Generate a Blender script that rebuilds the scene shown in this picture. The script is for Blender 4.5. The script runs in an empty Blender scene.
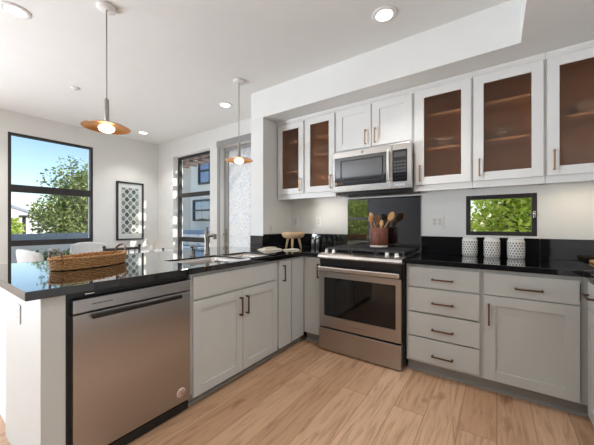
import bpy, bmesh, math, random
from mathutils import Vector, Matrix
random.seed(7)
PI = math.pi
SC = bpy.context.scene
COL = SC.collection

# ------------------------------------------------------------------ camera, world, sun, exposure
cam = bpy.data.cameras.new('camera')
cam.sensor_width = 36.0
cam.lens = 284.0 / 594.0 * 36.0
cam.shift_y = 0.0025
cam.clip_start = 0.02
cam_ob = bpy.data.objects.new('camera', cam)
cam_ob.location = (0, 0, 1.195)
cam_ob.rotation_euler = (PI / 2, 0, math.radians(35.1))
COL.objects.link(cam_ob)
SC.camera = cam_ob

SC.view_settings.view_transform = 'Standard'
SC.view_settings.look = 'None'
SC.view_settings.gamma = 1.0
SC.view_settings.use_curve_mapping = False
SC.view_settings.exposure = 0.40

world = bpy.data.worlds.new('world')
SC.world = world
world.use_nodes = True
wn = world.node_tree
sky = wn.nodes.new('ShaderNodeTexSky')
sky.sky_type = 'NISHITA'
sky.sun_disc = False
sky.sun_elevation = math.radians(37)
sky.sun_rotation = math.radians(66)
sky.air_density = 1.0
sky.dust_density = 0.25
sky.ozone_density = 2.2
wn.links.new(sky.outputs[0], wn.nodes['Background'].inputs[0])
SKY_STRENGTH = 0.155
wn.nodes['Background'].inputs[1].default_value = SKY_STRENGTH

sun = bpy.data.lights.new('sun', 'SUN')
sun.energy = 4.6
sun.angle = math.radians(0.6)
sun.color = (1.0, 0.93, 0.82)
sun_ob = bpy.data.objects.new('sun', sun)
sun_ob.rotation_euler = Vector((1, 0.45, 0.80)).to_track_quat('Z', 'Y').to_euler()
COL.objects.link(sun_ob)

def daylight(name, loc, rot, sx, sy, watts, col):  # rectangular area lamp added as fill through an opening
    l = bpy.data.lights.new(name, 'AREA')
    l.shape = 'RECTANGLE'; l.size = sx; l.size_y = sy; l.energy = watts; l.color = col
    o = bpy.data.objects.new(name, l)
    o.location = loc; o.rotation_euler = rot
    COL.objects.link(o)
# area lamp added outside the unseen side opening to brighten room and ceiling
daylight('fill_side', (-5.85, -2.30, 1.05), (math.radians(130), 0, -PI / 2), 1.95, 2.2, 390, (0.88, 0.95, 1.06))

CAN_W = 3.8          # radiant watts of one recessed lamp
PUCK_W = 0.55         # under cabinet lamp

# ------------------------------------------------------------------ materials
def new_mat(name):
    m = bpy.data.materials.new(name)
    m.use_nodes = True
    nt = m.node_tree
    return m, nt, nt.nodes['Principled BSDF']

def N(nt, kind, **kw):
    n = nt.nodes.new(kind)
    for k, v in kw.items():
        setattr(n, k, v)
    return n

def coords(nt, scale=(1, 1, 1), rot=(0, 0, 0), space='Object'):
    tc = N(nt, 'ShaderNodeTexCoord')
    mp = N(nt, 'ShaderNodeMapping')
    mp.inputs['Scale'].default_value = scale
    mp.inputs['Rotation'].default_value = rot
    nt.links.new(tc.outputs[space], mp.inputs[0])
    return mp.outputs[0]

def ramp(nt, src, stops):
    r = N(nt, 'ShaderNodeValToRGB')
    els = r.color_ramp.elements
    while len(els) < len(stops):
        els.new(0.5)
    for e, (p, c) in zip(els, stops):
        e.position = p
        e.color = (*c, 1)
    nt.links.new(src, r.inputs[0])
    return r.outputs[0]

def plain(name, col, rough=0.5, metal=0.0, var=0.05, nscale=6.0, bump=0.0, bscale=60.0, ior=1.5, coat=0.0, stretch=(1, 1, 1)):
    """base colour with a little procedural variation and an optional fine bump"""
    m, nt, b = new_mat(name)
    v = coords(nt, stretch)
    nz = N(nt, 'ShaderNodeTexNoise')
    nz.inputs['Scale'].default_value = nscale
    nz.inputs['Detail'].default_value = 4
    nt.links.new(v, nz.inputs['Vector'])
    lo = tuple(max(0, c * (1 - var)) for c in col)
    hi = tuple(min(1, c * (1 + var)) for c in col)
    nt.links.new(ramp(nt, nz.outputs[0], [(0.3, lo), (0.7, hi)]), b.inputs['Base Color'])
    b.inputs['Roughness'].default_value = rough
    b.inputs['Metallic'].default_value = metal
    b.inputs['IOR'].default_value = ior
    b.inputs['Coat Weight'].default_value = coat
    if bump:
        n2 = N(nt, 'ShaderNodeTexNoise')
        n2.inputs['Scale'].default_value = bscale
        n2.inputs['Detail'].default_value = 3
        nt.links.new(v, n2.inputs['Vector'])
        bp = N(nt, 'ShaderNodeBump')
        bp.inputs['Strength'].default_value = bump
        bp.inputs['Distance'].default_value = 0.01
        nt.links.new(n2.outputs[0], bp.inputs['Height'])
        nt.links.new(bp.outputs[0], b.inputs['Normal'])
    return m

def emitter(name, col, strength):
    m, nt, b = new_mat(name)
    b.inputs['Base Color'].default_value = (0.9, 0.9, 0.88, 1)
    b.inputs['Emission Color'].default_value = (*col, 1)
    b.inputs['Emission Strength'].default_value = strength
    return m

def pane_mat(name, tint=(1, 1, 1), gloss=0.06, rough=0.0, ribs=0.0, blur=0.0):
    m, nt, b = new_mat(name)
    nt.nodes.remove(b)
    out = nt.nodes['Material Output']
    tr = N(nt, 'ShaderNodeBsdfTransparent')
    tr.inputs[0].default_value = (*tint, 1)
    gl = N(nt, 'ShaderNodeBsdfGlossy')
    gl.inputs['Roughness'].default_value = rough
    mx = N(nt, 'ShaderNodeMixShader')
    mx.inputs[0].default_value = gloss
    nt.links.new(tr.outputs[0], mx.inputs[1])
    nt.links.new(gl.outputs[0], mx.inputs[2])
    if ribs:
        wv = N(nt, 'ShaderNodeTexWave')
        wv.inputs['Scale'].default_value = ribs
        nt.links.new(coords(nt), wv.inputs['Vector'])
        bp = N(nt, 'ShaderNodeBump')
        bp.inputs['Strength'].default_value = 0.6
        bp.inputs['Distance'].default_value = 0.004
        nt.links.new(wv.outputs[0], bp.inputs['Height'])
        nt.links.new(bp.outputs[0], gl.inputs['Normal'])
        c2 = ramp(nt, wv.outputs[0], [(0.0, tuple(t * 0.93 for t in tint)), (1.0, tint)])
        nt.links.new(c2, tr.inputs[0])
    if blur:
        rf = N(nt, 'ShaderNodeBsdfRefraction')
        rf.inputs[0].default_value = (*tint, 1)
        rf.inputs['Roughness'].default_value = 0.32
        rf.inputs['IOR'].default_value = 1.15
        mb_ = N(nt, 'ShaderNodeMixShader')
        mb_.inputs[0].default_value = blur
        nt.links.new(tr.outputs[0], mb_.inputs[1])
        nt.links.new(rf.outputs[0], mb_.inputs[2])
        nt.links.new(mb_.outputs[0], mx.inputs[1])
    nt.links.new(mx.outputs[0], out.inputs[0])
    return m

def wood_mat(name, dark, light, rough=0.45, stretch=(18, 18, 1.5), nscale=3.0):
    m, nt, b = new_mat(name)
    v = coords(nt, stretch)
    nz = N(nt, 'ShaderNodeTexNoise')
    nz.inputs['Scale'].default_value = nscale
    nz.inputs['Detail'].default_value = 6
    nz.inputs['Distortion'].default_value = 0.6
    nt.links.new(v, nz.inputs['Vector'])
    nt.links.new(ramp(nt, nz.outputs[0], [(0.3, dark), (0.72, light)]), b.inputs['Base Color'])
    b.inputs['Roughness'].default_value = rough
    return m

def floor_mat():
    m, nt, b = new_mat('oak_plank_floor')
    v = coords(nt, (1, 1, 1), (0, 0, PI / 2))
    br = N(nt, 'ShaderNodeTexBrick')
    br.offset = 0.37
    br.inputs['Scale'].default_value = 1.0
    br.inputs['Brick Width'].default_value = 1.9
    br.inputs['Row Height'].default_value = 0.185
    br.inputs['Mortar Size'].default_value = 0.0016
    br.inputs['Mortar Smooth'].default_value = 0.2
    br.inputs['Bias'].default_value = 0.0
    br.inputs['Color1'].default_value = (0.0, 0.0, 0.0, 1)
    br.inputs['Color2'].default_value = (1.0, 1.0, 1.0, 1)
    br.inputs['Mortar'].default_value = (0.5, 0.5, 0.5, 1)
    nt.links.new(v, br.inputs['Vector'])
    plank = ramp(nt, br.outputs['Color'], [(0.0, (0.49, 0.285, 0.165)), (0.5, (0.57, 0.350, 0.215)), (1.0, (0.66, 0.43, 0.28))])
    # grain runs along the planks; offset it per plank so neighbours differ
    tc = N(nt, 'ShaderNodeTexCoord')
    off = N(nt, 'ShaderNodeVectorMath', operation='SCALE')
    off.inputs['Scale'].default_value = 7.3
    nt.links.new(br.outputs['Color'], off.inputs[0])
    add = N(nt, 'ShaderNodeVectorMath', operation='ADD')
    nt.links.new(tc.outputs['Object'], add.inputs[0])
    nt.links.new(off.outputs[0], add.inputs[1])
    mp = N(nt, 'ShaderNodeMapping')
    mp.inputs['Scale'].default_value = (16, 1.3, 1)
    nt.links.new(add.outputs[0], mp.inputs[0])
    g = N(nt, 'ShaderNodeTexNoise')
    g.inputs['Scale'].default_value = 2.0
    g.inputs['Detail'].default_value = 8
    g.inputs['Roughness'].default_value = 0.62
    g.inputs['Distortion'].default_value = 1.1
    nt.links.new(mp.outputs[0], g.inputs['Vector'])
    gc = ramp(nt, g.outputs[0], [(0.30, (0.62, 0.56, 0.50)), (0.52, (1, 1, 1)), (0.75, (1.10, 1.10, 1.10))])
    mul = N(nt, 'ShaderNodeMix', data_type='RGBA', blend_type='MULTIPLY')
    mul.inputs[0].default_value = 1.0
    nt.links.new(plank, mul.inputs[6])
    nt.links.new(gc, mul.inputs[7])
    # knots
    kn = N(nt, 'ShaderNodeTexNoise')
    kn.inputs['Scale'].default_value = 1.0
    kmp = N(nt, 'ShaderNodeMapping')
    kmp.inputs['Scale'].default_value = (7, 3, 1)
    nt.links.new(add.outputs[0], kmp.inputs[0])
    nt.links.new(kmp.outputs[0], kn.inputs['Vector'])
    kc = ramp(nt, kn.outputs[0], [(0.24, (0.62, 0.52, 0.44)), (0.34, (1, 1, 1))])
    mul2 = N(nt, 'ShaderNodeMix', data_type='RGBA', blend_type='MULTIPLY')
    mul2.inputs[0].default_value = 1.0
    nt.links.new(mul.outputs[2], mul2.inputs[6])
    nt.links.new(kc, mul2.inputs[7])
    seam = N(nt, 'ShaderNodeMix', data_type='RGBA')
    nt.links.new(br.outputs['Fac'], seam.inputs[0])
    nt.links.new(mul2.outputs[2], seam.inputs[6])
    seam.inputs[7].default_value = (0.24, 0.13, 0.07, 1)
    nt.links.new(seam.outputs[2], b.inputs['Base Color'])
    b.inputs['Roughness'].default_value = 0.42
    return m

def granite_mat():
    m, nt, b = new_mat('polished_black_granite')
    v = coords(nt)
    vo = N(nt, 'ShaderNodeTexVoronoi')
    vo.inputs['Scale'].default_value = 160
    nt.links.new(v, vo.inputs['Vector'])
    nt.links.new(ramp(nt, vo.outputs['Distance'], [(0.0, (0.02, 0.021, 0.024)), (0.25, (0.006, 0.006, 0.007)), (1.0, (0.003, 0.003, 0.004))]), b.inputs['Base Color'])
    b.inputs['Roughness'].default_value = 0.045
    b.inputs['IOR'].default_value = 1.5
    b.inputs['Coat Weight'].default_value = 0.8
    b.inputs['Coat Roughness'].default_value = 0.03
    return m

def steel_mat(name, col=(0.60, 0.57, 0.54), rough=0.27, stretch=(2, 2, 220)):
    m, nt, b = new_mat(name)
    nz = N(nt, 'ShaderNodeTexNoise')
    nz.inputs['Scale'].default_value = 1.0
    nz.inputs['Detail'].default_value = 3
    nt.links.new(coords(nt, stretch), nz.inputs['Vector'])
    nt.links.new(ramp(nt, nz.outputs[0], [(0.3, tuple(c * 0.96 for c in col)), (0.7, tuple(min(1, c * 1.03) for c in col))]), b.inputs['Base Color'])
    b.inputs['Metallic'].default_value = 1.0
    b.inputs['Roughness'].default_value = rough
    b.inputs['Anisotropic'].default_value = 0.75
    tg = N(nt, 'ShaderNodeTangent', direction_type='RADIAL', axis='Z')
    nt.links.new(tg.outputs[0], b.inputs['Tangent'])
    bp = N(nt, 'ShaderNodeBump')
    bp.inputs['Strength'].default_value = 0.015
    bp.inputs['Distance'].default_value = 0.002
    nt.links.new(nz.outputs[0], bp.inputs['Height'])
    nt.links.new(bp.outputs[0], b.inputs['Normal'])
    return m

def leaf_mat(name, c0, c1, c2, trans=0.25):
    m, nt, b = new_mat(name)
    geo = N(nt, 'ShaderNodeNewGeometry')
    c = ramp(nt, geo.outputs['Random Per Island'], [(0.0, c0), (0.5, c1), (1.0, c2)])
    nt.links.new(c, b.inputs['Base Color'])
    b.inputs['Roughness'].default_value = 0.6
    tl = N(nt, 'ShaderNodeBsdfTranslucent')
    nt.links.new(c, tl.inputs[0])
    mx = N(nt, 'ShaderNodeMixShader')
    mx.inputs[0].default_value = trans
    nt.links.new(b.outputs[0], mx.inputs[1])
    nt.links.new(tl.outputs[0], mx.inputs[2])
    nt.links.new(mx.outputs[0], nt.nodes['Material Output'].inputs[0])
    return m

def lattice_mat():
    """plain printed lattice of rounded diamonds in grey on white"""
    m, nt, b = new_mat('lattice_print')
    tc = N(nt, 'ShaderNodeTexCoord')
    sp = N(nt, 'ShaderNodeSeparateXYZ')
    nt.links.new(tc.outputs['Object'], sp.inputs[0])
    def mth(op, a, bb=None):
        n = N(nt, 'ShaderNodeMath', operation=op)
        for i, s in enumerate((a, bb)):
            if s is None: continue
            if isinstance(s, (int, float)): n.inputs[i].default_value = s
            else: nt.links.new(s, n.inputs[i])
        return n.outputs[0]
    cy = mth('COSINE', mth('MULTIPLY', sp.outputs['Y'], 2 * PI / 0.117))
    cz = mth('COSINE', mth('MULTIPLY', sp.outputs['Z'], 2 * PI / 0.138))
    s = mth('MULTIPLY', mth('ADD', mth('ADD', cy, cz), 2.0), 0.25)
    col = ramp(nt, s, [(0.0, (0.07, 0.08, 0.08)), (0.30, (0.09, 0.10, 0.10)), (0.40, (0.62, 0.64, 0.63)), (0.60, (0.66, 0.68, 0.67)), (0.70, (0.17, 0.19, 0.19)), (1.0, (0.24, 0.26, 0.26))])
    nt.links.new(col, b.inputs['Base Color'])
    b.inputs['Roughness'].default_value = 0.5
    return m

def textured_glass_mat():
    """privacy glass of small pebbles: lets daylight through scattered"""
    m, nt, b = new_mat('pebbled_privacy_glass')
    nt.nodes.remove(b)
    v = coords(nt)
    vo = N(nt, 'ShaderNodeTexVoronoi')
    vo.inputs['Scale'].default_value = 42
    nt.links.new(v, vo.inputs['Vector'])
    big = N(nt, 'ShaderNodeTexNoise')
    big.inputs['Scale'].default_value = 3.0
    nt.links.new(v, big.inputs['Vector'])
    bw = N(nt, 'ShaderNodeRGBToBW')
    nt.links.new(vo.outputs['Color'], bw.inputs[0])
    c = ramp(nt, bw.outputs[0], [(0.15, (0.74, 0.78, 0.84)), (0.45, (0.90, 0.93, 0.96)), (0.62, (0.96, 0.92, 0.84)), (0.85, (0.99, 0.99, 0.99))])
    tl = N(nt, 'ShaderNodeBsdfTranslucent')
    nt.links.new(c, tl.inputs[0])
    rf = N(nt, 'ShaderNodeBsdfRefraction')
    rf.inputs['Roughness'].default_value = 0.25
    rf.inputs['IOR'].default_value = 1.12
    nt.links.new(c, rf.inputs[0])
    gl = N(nt, 'ShaderNodeBsdfPrincipled')
    nt.links.new(c, gl.inputs['Base Color'])
    gl.inputs['Roughness'].default_value = 0.15
    bp = N(nt, 'ShaderNodeBump')
    bp.inputs['Strength'].default_value = 0.8
    bp.inputs['Distance'].default_value = 0.01
    nt.links.new(vo.outputs['Distance'], bp.inputs['Height'])
    for n in (rf, gl):
        nt.links.new(bp.outputs[0], n.inputs['Normal'])
    m1 = N(nt, 'ShaderNodeMixShader'); m1.inputs[0].default_value = 0.45
    nt.links.new(rf.outputs[0], m1.inputs[1]); nt.links.new(tl.outputs[0], m1.inputs[2])
    m2 = N(nt, 'ShaderNodeMixShader'); m2.inputs[0].default_value = 0.35
    nt.links.new(m1.outputs[0], m2.inputs[1]); nt.links.new(gl.outputs[0], m2.inputs[2])
    nt.links.new(m2.outputs[0], nt.nodes['Material Output'].inputs[0])
    return m

M = dict(
    wall=plain('white_wall_paint', (0.795, 0.795, 0.772), 0.7, var=0.010, bump=0.05, bscale=110),
    rear_dark=plain('darkened_rear_wall', (0.045, 0.045, 0.047), 0.7, var=0.03),  # rear wall colour lowered so its mirror image looks dim
    splashg=plain('black_granite_splash', (0.006, 0.006, 0.007), 0.05, var=0.2, ior=1.5),
    ceil=plain('white_ceiling_paint', (0.82, 0.825, 0.805), 0.8, var=0.010, bump=0.07, bscale=90),
    trim=plain('white_trim_paint', (0.82, 0.81, 0.79), 0.4, var=0.01),
    doorcase=plain('pale_grey_door_paint', (0.31, 0.31, 0.305), 0.45, var=0.015),
    upper=plain('white_cabinet_paint', (0.80, 0.795, 0.775), 0.38, var=0.01),
    base=plain('light_grey_cabinet_paint', (0.555, 0.560, 0.532), 0.38, var=0.012),
    toe=plain('shaded_grey_toe_paint', (0.30, 0.285, 0.26), 0.5, var=0.03),  # shade of the toe recess put into the colour
    floor=floor_mat(),
    granite=granite_mat(),
    joint=plain('grey_counter_joint', (0.32, 0.33, 0.34), 0.25, var=0.05),
    steel=steel_mat('brushed_stainless_steel'),
    steelh=steel_mat('brushed_stainless_front', (0.44, 0.43, 0.425), 0.28, (1.0, 1.0, 900)),
    chrome=plain('bright_chrome', (0.80, 0.78, 0.75), 0.12, 1.0, var=0.02),
    nickel=plain('brushed_nickel', (0.27, 0.24, 0.21), 0.28, 1.0, var=0.04),
    dsteel=plain('dark_steel_grip', (0.055, 0.05, 0.047), 0.3, 1.0, var=0.03),
    black=plain('satin_black_enamel', (0.012, 0.012, 0.013), 0.3, var=0.1),
    bglass=plain('black_oven_glass', (0.006, 0.006, 0.007), 0.03, var=0.05, ior=1.5),
    mglass=plain('smoky_microwave_glass', (0.02, 0.021, 0.022), 0.05, var=0.05, ior=1.9),
    splash=plain('black_mirror_glass', (0.012, 0.012, 0.014), 0.02, var=0.05, ior=3.0),
    iron=plain('matt_cast_iron', (0.035, 0.036, 0.039), 0.55, var=0.15, bump=0.2, bscale=200),
    frame=plain('dark_bronze_window_frame', (0.022, 0.020, 0.019), 0.45, var=0.08),
    frameb=plain('black_picture_frame', (0.02, 0.02, 0.021), 0.4, var=0.08),
    bronze=plain('copper_bronze_pull', (0.16, 0.085, 0.05), 0.32, 0.9, var=0.08),
    gold=plain('brass_bronze_pull', (0.42, 0.25, 0.14), 0.32, 0.9, var=0.06),
    pane=pane_mat('window_glass', (0.98, 0.99, 0.985), 0.022),
    ribbed=pane_mat('ribbed_bronze_glass', (0.86, 0.75, 0.66), 0.04, 0.22, 40.0, 0.4),
    inwood=wood_mat('cabinet_interior_wood', (0.66, 0.45, 0.26), (0.76, 0.56, 0.35), 0.5),
    shelfwood=wood_mat('pale_shelf_edge_wood', (0.74, 0.56, 0.38), (0.82, 0.66, 0.48), 0.5),
    plate=plain('white_plastic_plate', (0.82, 0.81, 0.78), 0.35, var=0.01),
    slot=plain('grey_outlet_insert', (0.70, 0.685, 0.66), 0.4, var=0.02),
    hole=plain('dark_outlet_slot', (0.05, 0.05, 0.05), 0.5, var=0.02),
    wicker=wood_mat('honey_wicker', (0.33, 0.145, 0.045), (0.66, 0.38, 0.16), 0.55, (40, 40, 40), 2.0),
    reed=plain('dark_bent_cane', (0.17, 0.10, 0.06), 0.5, var=0.2),
    spoon=wood_mat('light_olive_wood', (0.55, 0.27, 0.085), (0.75, 0.44, 0.17), 0.5, (30, 30, 6)),
    spoond=wood_mat('dark_olive_wood', (0.36, 0.14, 0.045), (0.52, 0.24, 0.085), 0.5, (30, 30, 6)),
    crock=plain('rust_brown_glazed_clay', (0.21, 0.065, 0.035), 0.35, var=0.5, nscale=35, bump=0.5, bscale=120),
    cream=plain('cream_unglazed_clay', (0.74, 0.68, 0.60), 0.6, var=0.03),
    canister=plain('white_ceramic', (0.80, 0.78, 0.74), 0.4, var=0.02),
    dimple=plain('grey_ceramic_dimple', (0.17, 0.16, 0.155), 0.6, var=0.1),
    palewood=wood_mat('pale_mango_wood', (0.58, 0.38, 0.21), (0.74, 0.54, 0.35), 0.5, (25, 25, 5)),
    board=wood_mat('amber_cutting_board', (0.50, 0.27, 0.10), (0.68, 0.42, 0.18), 0.4, (4, 30, 30)),
    linen=plain('cream_linen', (0.76, 0.70, 0.60), 0.85, var=0.05, bump=0.5, bscale=400),
    linen2=plain('oat_linen', (0.66, 0.58, 0.46), 0.85, var=0.05, bump=0.5, bscale=400),
    shaker=plain('dull_grey_metal', (0.36, 0.38, 0.39), 0.3, 0.8, var=0.05),
    copper=plain('copper_lamp_lining', (0.80, 0.36, 0.10), 0.28, 0.85, var=0.04),
    lampgrey=plain('warm_grey_lamp_enamel', (0.40, 0.365, 0.33), 0.4, 0.3, var=0.03),
    bulb=emitter('opal_bulb', (1.0, 0.88, 0.70), 2.6),
    canlens=emitter('recessed_lamp_lens', (1.0, 0.97, 0.92), 4.0),
    pucklens=emitter('under_cabinet_lens', (1.0, 0.84, 0.62), 3.0),
    lattice=lattice_mat(),
    mat=plain('white_picture_mat', (0.80, 0.80, 0.785), 0.6, var=0.01),
    upholstery=plain('pale_grey_boucle', (0.66, 0.66, 0.655), 0.9, var=0.05, bump=0.5, bscale=200),
    tabletop=plain('white_table_lacquer', (0.80, 0.80, 0.80), 0.25, var=0.02),
    bowl=plain('grey_stoneware', (0.42, 0.42, 0.42), 0.3, var=0.02),
    stem=plain('dried_straw_stem', (0.72, 0.60, 0.42), 0.8, var=0.1),
    privacy=textured_glass_mat(),
    decal=plain('pink_white_sticker', (0.80, 0.66, 0.58), 0.5, var=0.05),
    ink=plain('dark_print', (0.05, 0.045, 0.04), 0.5, var=0.02),
    whiteink=plain('white_print', (0.88, 0.88, 0.86), 0.4, var=0.01),
    redink=plain('brown_print', (0.30, 0.10, 0.06), 0.5, var=0.02),
    ground=plain('pale_courtyard_ground', (0.36, 0.35, 0.31), 0.9, var=0.15, nscale=0.6),
    patio=plain('pale_patio_tile', (0.74, 0.73, 0.71), 0.7, var=0.05),
    stuccow=plain('white_stucco', (0.80, 0.78, 0.75), 0.9, var=0.02, bump=0.2),
    stuccob=plain('beige_stucco', (0.78, 0.72, 0.64), 0.9, var=0.03, bump=0.2),
    stuccog=plain('pale_grey_stucco', (0.92, 0.88, 0.82), 0.9, var=0.03, bump=0.2),
    roof=plain('slate_blue_roof', (0.32, 0.35, 0.41), 0.8, var=0.12, nscale=20),
    parapet=plain('blue_grey_parapet', (0.30, 0.345, 0.40), 0.6, var=0.06),
    darkwood=wood_mat('dark_pergola_timber', (0.05, 0.03, 0.022), (0.10, 0.06, 0.045), 0.6),
    pinkwood=wood_mat('pinkish_eave_timber', (0.60, 0.43, 0.36), (0.74, 0.56, 0.48), 0.7),
    extglass=plain('blue_reflecting_glass', (0.10, 0.16, 0.34), 0.05, var=0.1, ior=2.2),  # blue of the reflected sky put into the base colour
    sofa=plain('blue_grey_cushion', (0.36, 0.42, 0.52), 0.9, var=0.06),
    bark=plain('grey_brown_bark', (0.13, 0.095, 0.065), 0.9, var=0.3, bump=0.6, bscale=30),
    leafy=leaf_mat('mid_green_leaf', (0.09, 0.15, 0.035), (0.22, 0.29, 0.075), (0.42, 0.44, 0.16)),
    leafl=leaf_mat('lime_leaf', (0.26, 0.38, 0.04), (0.52, 0.64, 0.09), (0.78, 0.82, 0.26), 0.4),
)

# ------------------------------------------------------------------ mesh builder
class MB:
    """collects shapes and links them as ONE mesh object"""
    def __init__(self, frame=None):
        self.bm = bmesh.new()
        self.F = frame or Matrix.Identity(4)
    def _put(self, verts, faces, smooth=False):
        vs = [self.bm.verts.new(self.F @ Vector(v)) for v in verts]
        fs = []
        for f in faces:
            try:
                fc = self.bm.faces.new([vs[i] for i in f])
                fc.smooth = smooth
                fs.append(fc)
            except ValueError:
                pass
        return vs, fs
    def box(self, a, b, bevel=0.0):
        x0, y0, z0 = [min(a[i], b[i]) for i in range(3)]
        x1, y1, z1 = [max(a[i], b[i]) for i in range(3)]
        v = [(x0, y0, z0), (x1, y0, z0), (x1, y1, z0), (x0, y1, z0), (x0, y0, z1), (x1, y0, z1), (x1, y1, z1), (x0, y1, z1)]
        f = [(0, 3, 2, 1), (4, 5, 6, 7), (0, 1, 5, 4), (1, 2, 6, 5), (2, 3, 7, 6), (3, 0, 4, 7)]
        vs, fs = self._put(v, f)
        if bevel > 0:
            bevel = min(bevel, 0.45 * min(x1 - x0, y1 - y0, z1 - z0))
            es = list({e for fc in fs for e in fc.edges})
            bmesh.ops.bevel(self.bm, geom=es, offset=bevel, segments=2, profile=0.5, affect='EDGES')
        return self
    def prism(self, poly, axis, lo, hi, smooth=False):
        """polygon in the two other axes extruded along axis (0,1,2)"""
        def pt(p, h):
            q = [p[0], p[1]]
            q.insert(axis, h)
            return tuple(q)
        n = len(poly)
        v = [pt(p, lo) for p in poly] + [pt(p, hi) for p in poly]
        f = [tuple(range(n)), tuple(range(2 * n - 1, n - 1, -1))]
        f += [(i, (i + 1) % n, n + (i + 1) % n, n + i) for i in range(n)]
        vs, fs = self._put(v, f)
        if smooth:
            for fc in fs[2:]: fc.smooth = True
        return self
    def lathe(self, prof, c=(0, 0, 0), seg=28, sx=1.0, sy=1.0, axis='Z', rot=0.0, cap=True):
        verts, faces = [], []
        for r, z in prof:
            for k in range(seg):
                a = 2 * PI * k / seg
                p = Vector((r * sx * math.cos(a), r * sy * math.sin(a), z))
                if rot: p = Matrix.Rotation(rot, 3, 'Z') @ p
                if axis == 'X': p = Vector((p.z, p.x, p.y))
                if axis == 'Y': p = Vector((p.x, p.z, p.y))
                verts.append(tuple(p + Vector(c)))
        n = len(prof)
        for i in range(n - 1):
            for k in range(seg):
                k2 = (k + 1) % seg
                faces.append((i * seg + k, i * seg + k2, (i + 1) * seg + k2, (i + 1) * seg + k))
        if cap and prof[0][0] > 1e-6: faces.append(tuple(range(seg - 1, -1, -1)))
        if cap and prof[-1][0] > 1e-6: faces.append(tuple((n - 1) * seg + k for k in range(seg)))
        vs, fs = self._put(verts, faces, True)
        bmesh.ops.remove_doubles(self.bm, verts=vs, dist=1e-6)
        return self
    def cyl(self, p0, p1, r0, r1=None, seg=16):
        return self.tube([p0, p1], [r0, r0 if r1 is None else r1], seg)
    def tube(self, pts, rad, seg=10, closed=False):
        pts = [Vector(p) for p in pts]
        n = len(pts)
        if isinstance(rad, (int, float)): rad = [rad] * n
        verts, faces = [], []
        prev = None
        for i, p in enumerate(pts):
            if closed: t = pts[(i + 1) % n] - pts[i - 1]
            else: t = pts[min(i + 1, n - 1)] - pts[max(i - 1, 0)]
            t.normalize()
            if prev is None:
                u = t.orthogonal().normalized()
            else:
                u = (prev - t * prev.dot(t)).normalized()
            prev = u
            w = t.cross(u)
            for k in range(seg):
                a = 2 * PI * k / seg
                verts.append(tuple(p + (u * math.cos(a) + w * math.sin(a)) * rad[i]))
        for i in range(n if closed else n - 1):
            j = (i + 1) % n
            for k in range(seg):
                k2 = (k + 1) % seg
                faces.append((i * seg + k, i * seg + k2, j * seg + k2, j * seg + k))
        if not closed:
            faces.append(tuple(range(seg - 1, -1, -1)))
            faces.append(tuple((n - 1) * seg + k for k in range(seg)))
        self._put(verts, faces, True)
        return self
    def ball(self, c, r, sx=1, sy=1, sz=1, seg=20, rings=12):
        prof = [(r * math.sin(PI * i / rings), -r * math.cos(PI * i / rings) * sz) for i in range(rings + 1)]
        prof[0] = (0, prof[0][1]); prof[-1] = (0, prof[-1][1])
        return self.lathe(prof, c, seg, sx, sy)
    def plate(self, us, vs, filled, axis, lo, hi):
        """slab with holes: cells of the grid us x vs where filled(uc, vc); axis is the thickness axis"""
        bm = self.bm
        def pt(u, v, h):
            q = [u, v]
            q.insert(axis, h)
            return self.F @ Vector(q)
        cache = {}
        def V(i, j, h):
            k = (i, j, h)
            if k not in cache:
                cache[k] = bm.verts.new(pt(us[i], vs[j], hi if h else lo))
            return cache[k]
        nu, nv = len(us) - 1, len(vs) - 1
        fill = [[filled((us[i] + us[i + 1]) / 2, (vs[j] + vs[j + 1]) / 2) for j in range(nv)] for i in range(nu)]
        g = lambda i, j: 0 <= i < nu and 0 <= j < nv and fill[i][j]
        for i in range(nu):
            for j in range(nv):
                if not fill[i][j]: continue
                for h in (0, 1):
                    bm.faces.new([V(i, j, h), V(i + 1, j, h), V(i + 1, j + 1, h), V(i, j + 1, h)])
                for (di, dj, a, b) in ((-1, 0, (i, j), (i, j + 1)), (1, 0, (i + 1, j), (i + 1, j + 1)), (0, -1, (i, j), (i + 1, j)), (0, 1, (i, j + 1), (i + 1, j + 1))):
                    if not g(i + di, j + dj):
                        bm.faces.new([V(*a, 0), V(*b, 0), V(*b, 1), V(*a, 1)])
        return self
    def build(self, name, mat, parent=None, recalc=True, bevel_mod=0.0):
        if recalc:
            bmesh.ops.recalc_face_normals(self.bm, faces=self.bm.faces[:])
        base = None
        p = parent
        while p is not None:
            if p.parent is None: base = p
            p = p.parent
        if base is not None:
            bmesh.ops.translate(self.bm, verts=self.bm.verts[:], vec=-Vector(base.location))
        me = bpy.data.meshes.new(name)
        self.bm.to_mesh(me)
        self.bm.free()
        me.materials.append(mat)
        o = bpy.data.objects.new(name, me)
        COL.objects.link(o)
        o.parent = parent
        if bevel_mod:
            md = o.modifiers.new('soft_edges', 'BEVEL')
            md.width = bevel_mod
            md.segments = 2
            md.limit_method = 'ANGLE'
        return o

def thing(name, label, cat, loc=(0, 0, 0), group=None):
    o = bpy.data.objects.new(name, None)
    o.empty_display_size = 0.05
    o.location = loc
    COL.objects.link(o)
    return tag(o, label, cat, group)

def tag(o, label, cat, group=None, kind=None):
    o['label'] = label
    o['category'] = cat
    if group: o['group'] = group
    if kind: o['kind'] = kind
    return o

def struct(o, label=None, cat=None):
    o['kind'] = 'structure'
    if label: o['label'] = label
    if cat: o['category'] = cat
    return o

def kids(o): return [c for c in bpy.data.objects if c.parent is o]

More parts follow.
